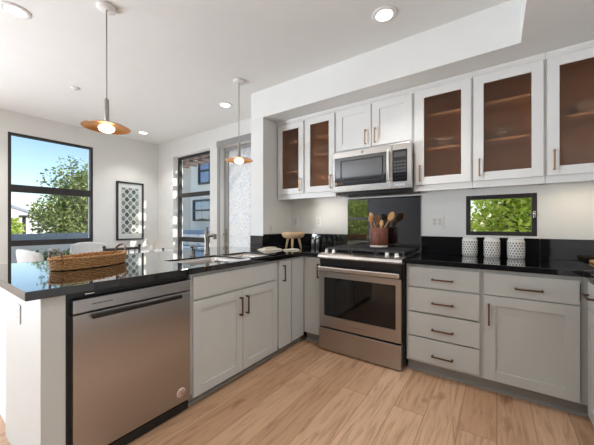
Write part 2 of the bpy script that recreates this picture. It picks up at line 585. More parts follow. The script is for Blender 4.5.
def dup(root, loc, label, rz=None):
    r = root.copy(); COL.objects.link(r); r.location = loc; r['label'] = label
    if rz is not None: r.rotation_euler = (0, 0, rz)
    for ch in kids(root):
        c = ch.copy(); COL.objects.link(c); c.parent = r
        for g in kids(ch):
            d = g.copy(); COL.objects.link(d); d.parent = c
    return r

def lamp(name, parent, loc, size, watts, col=(1, 0.95, 0.88), shape='DISK', size_y=None, spread=PI):
    l = bpy.data.lights.new(name, 'AREA')
    l.shape = shape
    l.size = size
    if size_y: l.size_y = size_y
    l.energy = watts
    l.color = col
    l.spread = spread
    o = bpy.data.objects.new(name, l)
    COL.objects.link(o)
    o.parent = parent
    o.location = loc
    return o

def frame_at(origin, u, w):
    """matrix whose local x runs along u, y along w (outward), z up"""
    u = Vector(u); w = Vector(w); z = Vector((0, 0, 1))
    m = Matrix.Identity(4)
    for i in range(3):
        m[i][0], m[i][1], m[i][2], m[i][3] = u[i], w[i], z[i], origin[i]
    return m

BACK = frame_at((0, 0, 0), (1, 0, 0), (0, -1, 0))       # local (x, -y, z): fronts look to -y
ISL = frame_at((0, 0, 0), (0, 1, 0), (1, 0, 0))         # local (y, x, z): fronts look to +x
RGT = frame_at((0, 0, 0), (0, 1, 0), (-1, 0, 0))        # local (y, -x, z): fronts look to -x

def shaker(F, u0, u1, z0, z1, w, name, mat, parent, stile=0.06, thick=0.02, glass=False):
    mb = MB(F)
    wb = w - thick
    mb.box((u0, wb, z0), (u0 + stile, w, z1), 0.0015)
    mb.box((u1 - stile, wb, z0), (u1, w, z1), 0.0015)
    mb.box((u0 + stile, wb, z0), (u1 - stile, w, z0 + stile), 0.0015)
    mb.box((u0 + stile, wb, z1 - stile), (u1 - stile, w, z1), 0.0015)
    if not glass:
        mb.box((u0 + stile - 0.004, wb + 0.001, z0 + stile - 0.004), (u1 - stile + 0.004, w - 0.010, z1 - stile + 0.004))
    return mb.build(name, mat, parent)

def slab(F, u0, u1, z0, z1, w, name, mat, parent, thick=0.02):
    return MB(F).box((u0, w - thick, z0), (u1, w, z1), 0.002).build(name, mat, parent)

def pull(F, u0, u1, z0, z1, w, parent, mat, vertical):
    """square bar pull with two posts standing on face w"""
    mb = MB(F)
    t = 0.0055
    if vertical:
        uc = (u0 + u1) / 2
        mb.box((uc - t, w + 0.024, z0), (uc + t, w + 0.034, z1), 0.0015)
        for z in (z0 + 0.006, z1 - 0.006):
            mb.box((uc - t, w - 0.001, z - t), (uc + t, w + 0.026, z + t), 0.001)
    else:
        zc = (z0 + z1) / 2
        mb.box((u0, w + 0.024, zc - t), (u1, w + 0.034, zc + t), 0.0015)
        for u in (u0 + 0.006, u1 - 0.006):
            mb.box((u - t, w - 0.001, zc - t), (u + t, w + 0.026, zc + t), 0.001)
    return mb.build('handle', mat, parent)

# ------------------------------------------------------------------ the setting
ZC, ZS = 2.745, 2.43          # ceiling, dropped soffit
XL, YB, YR, XR = -5.45, 3.0, -3.5, 1.1
T = 0.2

def in_any(u, v, rects): return any(a < u < b and c < v < d for a, b, c, d in rects)
def wall(name, axis, lo, hi, u0, u1, v0, v1, holes, mat='wall'):
    us = sorted({u0, u1, *[h[0] for h in holes], *[h[1] for h in holes]})
    vs = sorted({v0, v1, *[h[2] for h in holes], *[h[3] for h in holes]})
    return struct(MB().plate(us, vs, lambda u, v: not in_any(u, v, holes), axis, lo, hi).build(name, M[mat]))

W_DIN = (-4.93, -3.86, 0.42, 2.445)      # dining window in the back wall (x0,x1,z0,z1)
D_DIN = (-3.60, -2.86, 0.0, 2.42)        # glazed door
W_KIT = (-0.228, 0.268, 1.095, 1.448)    # small window over the worktop
W_LEF = (0.900, 1.898, 0.42, 2.456)      # big window in the left wall (y0,y1,z0,z1)
W_REA = (-5.1, -3.62, 0.45, 2.30)        # window behind the camera
W_SID = (-3.30, -1.30, 0.03, 2.50)         # added glass door, unseen behind the camera, lets the fill lamp in

wall('wall_back', 1, YB, YB + T, XL - T, XR + T, -0.3, ZC + 0.05, [W_DIN, (D_DIN[0], D_DIN[1], -0.0, D_DIN[3]), W_KIT])
wall('wall_left', 0, XL - T, XL, YR - T, YB, -0.3, ZC + 0.05, [W_LEF, W_SID])
wall('wall_rear', 1, YR - T, YR, XL, XR + T, -0.3, ZC + 0.05, [W_REA], 'rear_dark')
wall('wall_right', 0, XR, XR + T, YR, YB, -0.3, ZC + 0.05, [])
struct(MB().box((-2.40, 2.46, 0.0), (-2.208, YB, ZS)).build('wall_pier', M['wall']))
struct(MB().box((-2.66, 0.40, 0.0), (-2.266, 2.455, 0.873)).build('wall_peninsula', M['wall']))
struct(MB().box((XL - T, YR - T, -0.12), (XR + T, YB + T, 0.0)).build('floor', M['floor']))
struct(MB().box((XL - T, YR - T, ZC), (XR + T, YB + T, ZC + 0.12)).build('ceiling', M['ceil']))
struct(MB().plate([-2.40, 0.135, XR], [-1.6, 2.46, YB], lambda x, y: y > 2.46 or x > 0.135, 2, ZS, ZC).build('ceiling_soffit', M['ceil']))
struct(MB().box((XL, YR, 0), (XL + 0.014, YB, 0.11), 0.004).build('baseboard_left', M['trim']))
struct(MB().box((XL + 0.014, YB - 0.014, 0), (D_DIN[0] - 0.07, YB, 0.11), 0.004).build('baseboard_back', M['trim']))
struct(MB().box((-2.674, 0.386, 0), (-2.2665, 0.40, 0.115), 0.004).build('baseboard_peninsula', M['trim']))

def window(name, axis, rect, depth0, depth1, rails, fw=0.045, sill=None, handle=None):
    """frame ring + rails as parts, glass panes behind; axis 1: rect is (x,z); axis 0: rect is (y,z)"""
    a0, a1, z0, z1 = rect
    ctr = ((a0 + a1) / 2, (depth0 + depth1) / 2) if axis == 1 else ((depth0 + depth1) / 2, (a0 + a1) / 2)
    r = bpy.data.objects.new(name, None)
    r.location = (*ctr, z0); r.empty_display_size = 0.1
    COL.objects.link(r); struct(r)
    def bx(mb, u0, u1, v0, v1, d0=depth0, d1=depth1, bev=0.003):
        if axis == 1: mb.box((u0, d0, v0), (u1, d1, v1), bev)
        else: mb.box((d0, u0, v0), (d1, u1, v1), bev)
    mb = MB()
    bx(mb, a0, a0 + fw, z0, z1); bx(mb, a1 - fw, a1, z0, z1)
    bx(mb, a0 + fw, a1 - fw, z0, z0 + fw); bx(mb, a0 + fw, a1 - fw, z1 - fw, z1)
    mb.build('frame', M['frame'], r)
    for (v0, v1) in rails:
        mr = MB(); bx(mr, a0 + fw, a1 - fw, v0, v1); mr.build('rail', M['frame'], r)
    edges = [z0 + fw] + [v for rl in rails for v in rl] + [z1 - fw]
    dm = (depth0 + depth1) / 2
    for i in range(0, len(edges), 2):
        mp = MB(); bx(mp, a0 + fw, a1 - fw, edges[i], edges[i + 1], dm - 0.002, dm + 0.002, 0)
        mp.build('pane', M['pane'], r)
    return r

window('window_1', 0, W_LEF, XL - 0.065, XL + 0.004, [(0.885, 0.965), (1.640, 1.742)], 0.034)
window('window_2', 1, W_DIN, YB + 0.10, YB + 0.16, [(0.87, 0.955), (1.69, 1.765)], 0.045)
w3 = window('window_3', 1, W_KIT, YB - 0.004, YB + 0.055, [], 0.034)
lt = MB()
lt.box((0.243, YB - 0.020, 1.245), (0.258, YB - 0.004, 1.30), 0.003)
lt.box((0.206, YB - 0.030, 1.266), (0.255, YB - 0.019, 1.278), 0.003)
lt.build('latch', M['chrome'], w3)
window('window_4', 1, W_REA, YR - 0.12, YR - 0.06, [(1.35, 1.43)], 0.06)
for nm_, ax_, wr_, d0_, d1_ in (('added_side_window', 0, W_SID, XL - 0.12, XL - 0.06),):
    window(nm_, ax_, wr_, d0_, d1_, [], 0.06)
struct(MB().box((-0.26, YB - 0.022, 1.077), (0.29, YB - 0.0005, 1.0945), 0.003).build('trim_1', M['trim']))   # sill board of the small window

# glazed door
d = bpy.data.objects.new('door_1', None); d.location = (-3.23, YB + 0.1, 0); COL.objects.link(d); struct(d)
mb = MB()
mb.box((-3.60, YB + 0.08, 0.01), (-3.51, YB + 0.125, 2.415), 0.003)
mb.box((-2.925, YB + 0.08, 0.01), (-2.862, YB + 0.125, 2.415), 0.003)
mb.box((-3.51, YB + 0.08, 2.36), (-2.925, YB + 0.125, 2.415), 0.003)
mb.box((-3.51, YB + 0.08, 0.01), (-2.925, YB + 0.125, 0.25), 0.003)
mb.build('door_leaf', M['doorcase'], d)
MB().box((-3.51, YB + 0.098, 0.25), (-2.925, YB + 0.106, 2.36)).build('pane', M['privacy'], d)
hb = MB()
hb.box((-3.575, YB + 0.07, 0.90), (-3.535, YB + 0.081, 1.12), 0.004)
hb.cyl((-3.555, YB + 0.072, 1.03), (-3.555, YB + 0.03, 1.03), 0.011)
hb.cyl((-3.565, YB + 0.032, 1.03), (-3.46, YB + 0.032, 1.03), 0.009)
hb.build('lever_handle', M['nickel'], d)
mb = MB()
mb.box((-3.675, YB - 0.018, 2.42), (-2.80, YB - 0.0005, 2.515), 0.004)
mb.box((-3.665, YB - 0.014, 0), (-3.60, YB - 0.0005, 2.42), 0.004)
mb.box((-2.86, YB - 0.014, 0), (-2.80, YB - 0.0005, 2.42), 0.004)
struct(mb.build('trim_2', M['doorcase']))

# ------------------------------------------------------------------ base cabinets
ZT0, ZT1 = 0.875, 0.914       # worktop underside, top

def carcass(F, u0, u1, wf, wb, parent, mullions=(), rails=(), open_face=True):
    """hollow box with a face frame whose front is at wf; wb is the back"""
    mb = MB(F)
    t = 0.018
    mb.box((u0, wb, 0.09), (u0 + t, wf - 0.02, ZT0 - 0.001))
    mb.box((u1 - t, wb, 0.09), (u1, wf - 0.02, ZT0 - 0.001))
    mb.box((u0 + t, wb, 0.09), (u1 - t, wf - 0.02, 0.108))
    mb.box((u0 + t, wb, 0.108), (u1 - t, wb + 0.01, ZT0 - 0.001))
    mb.box((u0, wf - 0.02, 0.09), (u0 + 0.04, wf, ZT0 - 0.001))
    mb.box((u1 - 0.04, wf - 0.02, 0.09), (u1, wf, ZT0 - 0.001))
    mb.box((u0 + 0.04, wf - 0.02, ZT0 - 0.05), (u1 - 0.04, wf, ZT0 - 0.001))
    mb.box((u0 + 0.04, wf - 0.02, 0.09), (u1 - 0.04, wf, 0.13))
    for a, b in rails: mb.box((u0 + 0.04, wf - 0.02, a), (u1 - 0.04, wf, b))
    for a, b in mullions: mb.box((a, wf - 0.02, 0.13), (b, wf, ZT0 - 0.05))
    mb.build('carcass', M['base'], parent)
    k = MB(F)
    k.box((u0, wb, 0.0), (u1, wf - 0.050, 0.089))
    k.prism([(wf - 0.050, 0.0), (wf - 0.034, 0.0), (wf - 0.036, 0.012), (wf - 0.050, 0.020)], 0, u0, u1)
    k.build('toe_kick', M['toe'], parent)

# right of the range: drawer unit and drawer-over-door unit
WF = -2.43                    # face frame front of the back run in BACK coordinates (-y)
WD = -2.41                    # door and drawer fronts
t = thing('drawer_base_cabinet', 'light grey base cabinet of four stacked drawers just right of the range', 'cabinet', (-0.345, 2.7, 0))
carcass(BACK, -0.605, -0.090, WF, -2.99, t, rails=((0.295, 0.325), (0.490, 0.520), (0.676, 0.706)))
for z0, z1 in ((0.110, 0.292), (0.302, 0.487), (0.500, 0.687), (0.698, 0.852)):
    dr = slab(BACK, -0.590, -0.100, z0, z1, WD, 'drawer', M['base'], t)
    zc = {0.110: 0.174, 0.302: 0.377, 0.500: 0.583, 0.698: 0.766}[z0]
    pull(BACK, -0.412, -0.264, zc, zc, WD, dr, M['bronze'], False)
t = thing('door_base_cabinet', 'light grey base cabinet with one wide drawer over one large shaker door', 'cabinet', (0.18, 2.7, 0))
carcass(BACK, -0.089, 0.463, WF, -2.99, t, rails=((0.676, 0.720),))
dr = slab(BACK, -0.073, 0.416, 0.698, 0.849, WD, 'drawer', M['base'], t)
pull(BACK, 0.099, 0.246, 0.762, 0.762, WD, dr, M['bronze'], False)
do = shaker(BACK, -0.073, 0.418, 0.100, 0.692, WD, 'door', M['base'], t, 0.068)
pull(BACK, -0.044, -0.044, 0.488, 0.636, WD, do, M['bronze'], True)

# right run, seen only as a sliver at the edge of the picture
t = thing('side_base_cabinet', 'light grey base cabinet turning the corner at the right picture edge', 'cabinet', (0.8, 1.95, 0))
carcass(RGT, 1.50, 2.405, -0.465, -1.095, t, rails=((0.676, 0.706),))
dr = slab(RGT, 1.52, 2.38, 0.698, 0.852, -0.445, 'drawer', M['base'], t)
pull(RGT, 2.22, 2.365, 0.775, 0.775, -0.445, dr, M['bronze'], False)
do = shaker(RGT, 1.93, 2.38, 0.060, 0.692, -0.445, 'door', M['base'], t, 0.068)
pull(RGT, 1.96, 1.96, 0.488, 0.636, -0.445, do, M['bronze'], True)
do = shaker(RGT, 1.52, 1.922, 0.060, 0.692, -0.445, 'door', M['base'], t, 0.068)

# left of the range: narrow door in the corner
t = thing('corner_base_cabinet', 'narrow light grey single door base cabinet squeezed left of the range in the corner', 'cabinet', (-1.5, 2.7, 0))
carcass(BACK, -1.618, -1.398, WF, -2.99, t)
do = slab(BACK, -1.605, -1.408, 0.100, 0.862, WD, 'door', M['base'], t)
pull(BACK, -1.432, -1.432, 0.665, 0.805, WD, do, M['bronze'], True)

# peninsula, kitchen side (x = -1.60 fronts)
IF, ID = -1.62, -1.60
t = thing('filler_base_cabinet', 'narrow light grey pull-out cabinet between the sink cabinet and inside corner', 'cabinet', (-1.9, 2.2, 0))
carcass(ISL, 1.992, 2.428, IF, -2.26, t, mullions=((2.18, 2.262),))
do = slab(ISL, 2.000, 2.180, 0.070, 0.862, ID, 'door', M['base'], t)
pull(ISL, 2.054, 2.054, 0.672, 0.820, ID, do, M['bronze'], True)
slab(ISL, 2.205, 2.400, 0.070, 0.862, ID - 0.004, 'filler_panel', M['base'], t, 0.016)
t = thing('sink_base_cabinet', 'light grey double door shaker cabinet under the sink in the peninsula', 'cabinet', (-1.9, 1.55, 0))
carcass(ISL, 1.104, 1.990, IF, -2.26, t, rails=((0.676, 0.716),))
slab(ISL, 1.116, 1.970, 0.705, 0.853, ID, 'false_drawer_front', M['base'], t)
do = shaker(ISL, 1.116, 1.550, 0.070, 0.690, ID, 'door', M['base'], t, 0.062)
pull(ISL, 1.521, 1.521, 0.500, 0.640, ID, do, M['bronze'], True)
do = shaker(ISL, 1.554, 1.970, 0.070, 0.690, ID, 'door', M['base'], t, 0.062)
pull(ISL, 1.586, 1.586, 0.500, 0.640, ID, do, M['bronze'], True)
t = tag(MB().box((-2.262, 0.365, 0.0), (-1.604, 0.452, 0.873), 0.002).build('end_panel', M['base']),
        'plain grey-white end panel closing the peninsula left of the dishwasher', 'cabinet panel')

# dishwasher
t = thing('dishwasher', 'stainless steel built-in dishwasher with pocket bar handle at the peninsula end', 'dishwasher', (-1.9, 0.79, 0))
mb = MB(ISL)
mb.box((0.456, -2.25, 0.05), (1.102, -1.655, 0.872))
mb.box((0.456, -1.655, 0.05), (0.484, -1.640, 0.872))
mb.box((0.484, -1.655, 0.845), (1.102, -1.64, 0.872))
mb.build('tub_housing', M['black'], t)
MB(ISL).box((0.484, -1.655, 0.0), (1.102, -1.64, 0.05)).build('toe_kick', M['black'], t)
dn = MB(ISL).box((0.478, -1.652, 0.085), (1.092, -1.598, 0.768), 0.004).build('door', M['steelh'], t)
MB(ISL).box((0.478, -1.652, 0.774), (1.092, -1.600, 0.838), 0.004).build('control_strip', M['steelh'], t)
hb = MB(ISL)
hb.box((0.548, -1.599, 0.741), (1.018, -1.570, 0.762), 0.004)
hb.build('handle', M['dsteel'], dn)
st = MB(ISL)
st.lathe([(0.0, 0.0), (0.029, 0.0), (0.029, 0.0012), (0.0, 0.0012)], (1.026, -1.5985, 0.150), 28, axis='Y')
st = st.build('sticker', M['decal'], dn)
ri = MB(ISL)
ri.tube([(1.026 + 0.021 * math.cos(a), -1.5970, 0.150 + 0.021 * math.sin(a)) for a in [2 * PI * k / 24 for k in range(24)]], 0.0016, 6, True)
for dz, wd in ((0.008, 0.012), (0.0, 0.015), (-0.008, 0.012)):
    ri.box((1.026 - wd, -1.5975, 0.150 + dz - 0.0018), (1.026 + wd, -1.5968, 0.150 + dz + 0.0018))
ri.build('sticker_print', M['redink'], dn)
lb = MB(ISL)
for k in range(9):
    lb.box((0.552 + k * 0.0105, -1.6002, 0.806), (0.560 + k * 0.0105, -1.5994, 0.811 + 0.001 * (k % 2)))
lb.build('name_lettering', M['ink'], t)
cl = MB(ISL).box((0.535, -1.640, 0.852), (0.575, -1.632, 0.858), 0.001).build('mounting_clip', M['chrome'], t)

# ------------------------------------------------------------------ worktops, sink, tap
S1 = (-2.085, -1.675, 1.190, 1.670)       # big bowl x0 x1 y0 y1
S2 = (-2.070, -1.675, 1.700, 2.040)       # small bowl
XE = -1.583
def top_fill(x, y):
    if y < 2.385: ok = x < XE
    elif y < 2.46: ok = x < -1.397
    else: ok = -2.206 < x < -1.397
    if S1[0] < x < S1[1] and S1[2] < y < S1[3]: ok = False
    if S2[0] < x < S2[1] and S2[2] < y < S2[3]: ok = False
    return ok
wt = thing('worktop', 'polished black granite worktop over the peninsula and sink', 'countertop', (-2.2, 1.3, ZT0))
xs = sorted({-2.83, -2.206, XE, -1.397, S1[0], S1[1], S2[0]})
ys = sorted({0.312, 2.385, 2.46, 2.998, *S1[2:], *S2[2:]})
MB().plate(xs, ys, top_fill, 2, ZT0, ZT1).build('slab', M['granite'], wt, bevel_mod=0.003)
wr = thing('worktop', 'polished black granite worktop right of the range, under the small window', 'countertop', (0.2, 2.7, ZT0))
MB().plate([-0.608, 0.430, 1.098], [1.5, 2.385, 2.998], lambda x, y: y > 2.385 or x > 0.430, 2, ZT0, ZT1).build('slab', M['granite'], wr, bevel_mod=0.003)
jm = MB()
a = Vector((0.430, 2.385)); b_ = Vector((1.03, 2.985)); n_ = Vector((0.7071, -0.7071)) * 0.0022
jm.prism([tuple(a + n_), tuple(b_ + n_), tuple(b_ - n_), tuple(a - n_)], 2, ZT1 - 0.001, ZT1 + 0.0003)
jm.build('mitre_joint', M['joint'], wr)

def bowl(mb, r, depth, rim=0.02):
    """one rounded sink bowl: rim flange, walls, floor"""
    x0, x1, y0, y1 = r
    def ring(inset, rad, z, seg=6):
        pts = []
        for cx, cy, a0 in ((x1 - inset - rad, y1 - inset - rad, 0), (x0 + inset + rad, y1 - inset - rad, PI / 2), (x0 + inset + rad, y0 + inset + rad, PI), (x1 - inset - rad, y0 + inset + rad, 1.5 * PI)):
            for k in range(seg + 1):
                a = a0 + PI / 2 * k / seg
                pts.append((cx + rad * math.cos(a), cy + rad * math.sin(a), z))
        return pts
    rings = [ring(0.0008, 0.003, ZT0 + 0.004), ring(0.0008, 0.003, ZT1 - 0.013), ring(0.010, 0.035, ZT1 - 0.013), ring(0.013, 0.045, ZT0 - 0.012), ring(0.018, 0.055, ZT0 - depth + 0.03), ring(0.03, 0.05, ZT0 - depth + 0.006), ring(0.05, 0.04, ZT0 - depth)]
    n = len(rings[0])
    verts = [p for rg in rings for p in rg]
    faces = [(i * n + k, i * n + (k + 1) % n, (i + 1) * n + (k + 1) % n, (i + 1) * n + k) for i in range(len(rings) - 1) for k in range(n)]
    faces.append(tuple(len(rings) * n - n + k for k in range(n)))
    mb._put(verts, faces, True)
sk = thing('sink', 'stainless double bowl undermount sink set into the black peninsula worktop', 'sink', (-1.88, 1.6, ZT0))
mb = MB(); bowl(mb, S1, 0.20); mb.build('large_bowl', M['steel'], sk, recalc=False)
mb = MB(); bowl(mb, S2, 0.17); mb.build('small_bowl', M['steel'], sk, recalc=False)
for nm, c, dp in (('drain', ((S1[0] + S1[1]) / 2, (S1[2] + S1[3]) / 2), 0.20), ('drain', ((S2[0] + S2[1]) / 2, (S2[2] + S2[3]) / 2), 0.17)):
    MB().lathe([(0, 0.004), (0.02, 0.004), (0.042, 0.003), (0.045, 0.0)], (c[0], c[1], ZT0 - dp + 0.0005)).build(nm, M['nickel'], sk)

fx, fy = -2.20, 1.675
f = thing('faucet', 'brushed nickel kitchen faucet with upright lever behind the sink', 'faucet', (fx, fy, ZT1))
mb = MB()
mb.lathe([(0.030, 0.0), (0.030, 0.006), (0.025, 0.012), (0.021, 0.05), (0.020, 0.13), (0.024, 0.160), (0.024, 0.185), (0.018, 0.197), (0.0, 0.20)], (fx, fy, ZT1))
mb.build('body', M['nickel'], f)
sp_ = MB()
sp_.tube([(fx + 0.005, fy + 0.004, ZT1 + 0.165), (fx + 0.03, fy + 0.016, ZT1 + 0.174), (fx + 0.055, fy + 0.028, ZT1 + 0.176), (fx + 0.080, fy + 0.038, ZT1 + 0.170)], [0.017, 0.017, 0.018, 0.018], 14)
sp_.cyl((fx + 0.070, fy + 0.034, ZT1 + 0.174), (fx + 0.073, fy + 0.035, ZT1 + 0.140), 0.016, 0.017)
sp_.build('spout', M['nickel'], f)
lv = MB()
lv.tube([(fx, fy, ZT1 + 0.190), (fx - 0.002, fy + 0.004, ZT1 + 0.215), (fx - 0.006, fy + 0.010, ZT1 + 0.250)], [0.015, 0.013, 0.011], 12)
lv.build('lever', M['nickel'], f)
f = thing('soap_dispenser', 'small dark nickel soap pump beside the sink, left of the faucet', 'soap dispenser', (-2.20, 1.520, ZT1))
MB().lathe([(0.022, 0), (0.022, 0.006), (0.014, 0.012), (0.013, 0.045), (0.0, 0.046)], (-2.20, 1.520, ZT1)).build('base', M['nickel'], f)
mb = MB()
mb.cyl((-2.20, 1.520, ZT1 + 0.04), (-2.20, 1.520, ZT1 + 0.075), 0.008)
mb.lathe([(0.0, 0.070), (0.018, 0.070), (0.018, 0.090), (0.0, 0.093)], (-2.20, 1.520, ZT1))
mb.tube([(-2.20, 1.520, ZT1 + 0.082), (-2.165, 1.527, ZT1 + 0.080), (-2.145, 1.531, ZT1 + 0.070)], 0.006, 10)
mb.build('pump_head', M['nickel'], f)

# ------------------------------------------------------------------ backsplashes
bs = MB()
bs.box((-2.400, 2.447, ZT1 + 0.0005), (-2.206, 2.4595, 1.058), 0.001)
bs.box((-2.2075, 2.4596, ZT1 + 0.0005), (-2.195, 2.999, 1.075), 0.001)
bs.box((-2.195, 2.987, ZT1 + 0.0005), (-1.397, 2.999, 1.075), 0.001)
tag(bs.build('backsplash', M['splashg']), 'low black granite backsplash wrapping the corner behind wooden stand', 'backsplash')
bs = MB()
bs.box((-0.607, 2.985, ZT1 + 0.0005), (0.282, 2.999, 1.0765), 0.001)
bs.box((0.285, 2.985, ZT1 + 0.0005), (1.099, 2.999, 1.0765), 0.001)
tag(bs.build('backsplash', M['splashg']), 'low black granite backsplash behind the three white canisters', 'backsplash')
tag(MB().box((-1.394, 2.989, 0.93), (-0.612, 2.999, 1.476), 0.001).build('splash_panel', M['splash']), 'tall glossy black glass panel on the wall behind the range', 'backsplash')

# ------------------------------------------------------------------ range
R0, R1 = -1.392, -0.632
t = thing('range', 'stainless steel slide-in gas range with black oven window', 'range', (-1.0, 2.66, 0))
MB().box((R0 + 0.004, 2.405, 0.025), (R1 + 0.016, 2.985, 0.905), 0.003).build('body', M['black'], t)
for px in (R0 + 0.04, R1 - 0.04):
    for py in (2.44, 2.93):
        MB().cyl((px, py, 0), (px, py, 0.028), 0.016).build('foot', M['black'], t)
MB().box((R0, 2.345, 0.012), (R1 + 0.004, 2.405, 0.213), 0.004).build('storage_drawer', M['steelh'], t)
dn = MB(BACK)
dn.box((R0, -2.405, 0.226), (R1 + 0.004, -2.366, 0.750), 0.003)
dn = dn.build('oven_door', M['black'], t)
fr = MB(BACK).plate([R0 + 0.001, -1.340, -0.672, R1 + 0.003], [0.227, 0.330, 0.694, 0.744], lambda u, v: not (-1.340 < u < -0.672 and 0.330 < v < 0.694), 1, -2.367, -2.352)
fr.build('door_frame', M['steelh'], dn)
MB(BACK).box((-1.341, -2.368, 0.329), (-0.671, -2.359, 0.695)).build('window', M['bglass'], dn)
hb = MB(BACK)
hb.box((R0 + 0.006, -2.325, 0.757), (R1 - 0.002, -2.303, 0.799), 0.008)
for u in (R0 + 0.05, R1 - 0.05):
    hb.box((u - 0.012, -2.355, 0.76), (u + 0.012, -2.318, 0.79), 0.003)
hb.build('handle', M['steel'], dn)
lg = MB(BACK)
for k in range(7):
    lg.box((-1.055 + k * 0.017, -2.3525, 0.268), (-1.043 + k * 0.017, -2.3513, 0.277))
lg.build('name_lettering', M['nickel'], dn)
MB(BACK).prism([(-2.405, 0.752), (-2.372, 0.752), (-2.352, 0.868), (-2.405, 0.868)], 0, R0 + 0.004, R1 - 0.002).build('control_panel', M['black'], t)
fr = MB(BACK)
fr.prism([(-2.47, 0.869), (-2.338, 0.869), (-2.328, 0.882), (-2.336, 0.905), (-2.352, 0.914), (-2.47, 0.921)], 0, R0 - 0.004, R1 + 0.014)
fr.build('front_rail', M['steel'], t, bevel_mod=0.003)
ck = MB().box((R0 - 0.004, 2.47, 0.905), (R1 + 0.022, 2.984, 0.924), 0.004).build('cooktop', M['black'], t)
for kx in (-1.350, -1.275, -0.765, -0.685):
    kb = MB()
    kb.lathe([(0.022, 0.0), (0.022, 0.006), (0.019, 0.010), (0.0165, 0.034), (0.013, 0.038), (0.0, 0.038)], (kx, 2.425, 0.916), 20)
    kb.box((kx - 0.005, 2.406, 0.945), (kx + 0.005, 2.444, 0.958), 0.002)
    kb.build('knob', M['chrome'], t)
for gi in range(3):
    g0 = R0 + 0.02 + gi * 0.2465
    g1 = g0 + 0.242
    gm = MB()
    y0, y1, z0, z1 = 2.480, 2.965, 0.944, 0.962
    w_ = 0.014
    gm.box((g0, y0, z0), (g1, y0 + w_, z1), 0.003); gm.box((g0, y1 - w_, z0), (g1, y1, z1), 0.003)
    gm.box((g0, y0 + w_, z0), (g0 + w_, y1 - w_, z1), 0.003); gm.box((g1 - w_, y0 + w_, z0), (g1, y1 - w_, z1), 0.003)
    for k in range(1, 9):
        xx = g0 + w_ + (g1 - g0 - 2 * w_) * k / 9
        gm.box((xx - 0.006, y0 + w_, z0 + 0.002), (xx + 0.006, y1 - w_, z1), 0.002)
    gm.box((g0 + w_, 2.716, z0), (g1 - w_, 2.730, z1 - 0.001))
    for cx in (g0 + 0.002, g1 - 0.016):
        for cy in (y0 + 0.002, y1 - 0.016):
            gm.box((cx, cy, 0.9235), (cx + 0.014, cy + 0.014, z0 + 0.002))
    gm.build('grate', M['iron'], t)
for bx_, by_ in ((-1.25, 2.60), (-1.25, 2.84), (-0.755, 2.60), (-0.755, 2.84), (-1.003, 2.72)):
    MB().lathe([(0.045, 0), (0.045, 0.008), (0.036, 0.012), (0.034, 0.018), (0.0, 0.018)], (bx_, by_, 0.9238), 20).build('burner', M['iron'], t)

# ------------------------------------------------------------------ microwave
X0, X1 = -1.385, -0.611
t = thing('microwave', 'stainless over-the-range microwave with dark glass door and vertical handle', 'microwave', (-1.0, 2.82, 1.48))
MB().box((X0 + 0.004, 2.662, 1.520), (X1 - 0.002, 2.985, 1.925), 0.003).build('body', M['black'], t)
bt = MB()
bt.box((X0 + 0.03, 2.68, 1.490), (X1 - 0.004, 2.985, 1.520), 0.004)
bt.box((-0.92, 2.70, 1.484), (-0.66, 2.78, 1.490), 0.001)
bt.build('vent_underside', M['black'], t)
dn = MB(BACK).box((X0, -2.662, 1.517), (-0.784, -2.622, 1.925), 0.004).build('door', M['steel'], t)
MB(BACK).box((-1.368, -2.640, 1.578), (-0.832, -2.6195, 1.866), 0.002).build('window', M['mglass'], dn)
fr2 = MB(BACK)
fr2.plate([-1.300, -1.285, -0.875, -0.862], [1.612, 1.622, 1.822, 1.832], lambda u, v: not (-1.285 < u < -0.875 and 1.622 < v < 1.822), 1, -2.6196, -2.6190)
fr2.build('screen_edge', M['black'], dn)
hb = MB(BACK)
hb.box((-0.822, -2.600, 1.588), (-0.796, -2.578, 1.872), 0.008)
for z in (1.61, 1.85):
    hb.box((-0.818, -2.623, z - 0.012), (-0.800, -2.598, z + 0.012), 0.003)
hb.build('handle', M['chrome'], dn)
lg = MB(BACK)      # round monogram above the window
cx_, cz_ = -1.067, 1.895
lg.tube([(cx_ + 0.0115 * math.cos(a), -2.6213, cz_ + 0.0115 * math.sin(a)) for a in [2 * PI * k / 24 for k in range(24)]], 0.0012, 6, True)
lg.tube([(cx_ - 0.002, -2.6213, cz_ + 0.006), (cx_ - 0.006, -2.6213, cz_ + 0.003), (cx_ - 0.006, -2.6213, cz_ - 0.003), (cx_ - 0.002, -2.6213, cz_ - 0.005), (cx_ + 0.0, -2.6213, cz_ + 0.001)], 0.001, 6)
lg.tube([(cx_ + 0.006, -2.6213, cz_ + 0.005), (cx_ + 0.002, -2.6213, cz_ + 0.003), (cx_ + 0.004, -2.6213, cz_), (cx_ + 0.002, -2.6213, cz_ - 0.003), (cx_ + 0.006, -2.6213, cz_ - 0.005)], 0.001, 6)
lg.build('round_emblem', M['ink'], dn)
cp = MB(BACK).box((-0.781, -2.662, 1.517), (X1, -2.622, 1.925), 0.004).build('control_side', M['steel'], t)
MB(BACK).box((-0.776, -2.640, 1.578), (-0.648, -2.6195, 1.866), 0.002).build('control_panel', M['bglass'], cp)
kp = MB(BACK)
for i in range(4):
    for j in range(6):
        kp.box((-0.764 + i * 0.028, -2.6200, 1.600 + j * 0.030), (-0.744 + i * 0.028, -2.6190, 1.616 + j * 0.030))
kp.box((-0.764, -2.6200, 1.80), (-0.66, -2.6190, 1.845))
kp.build('keypad', M['mglass'], cp)

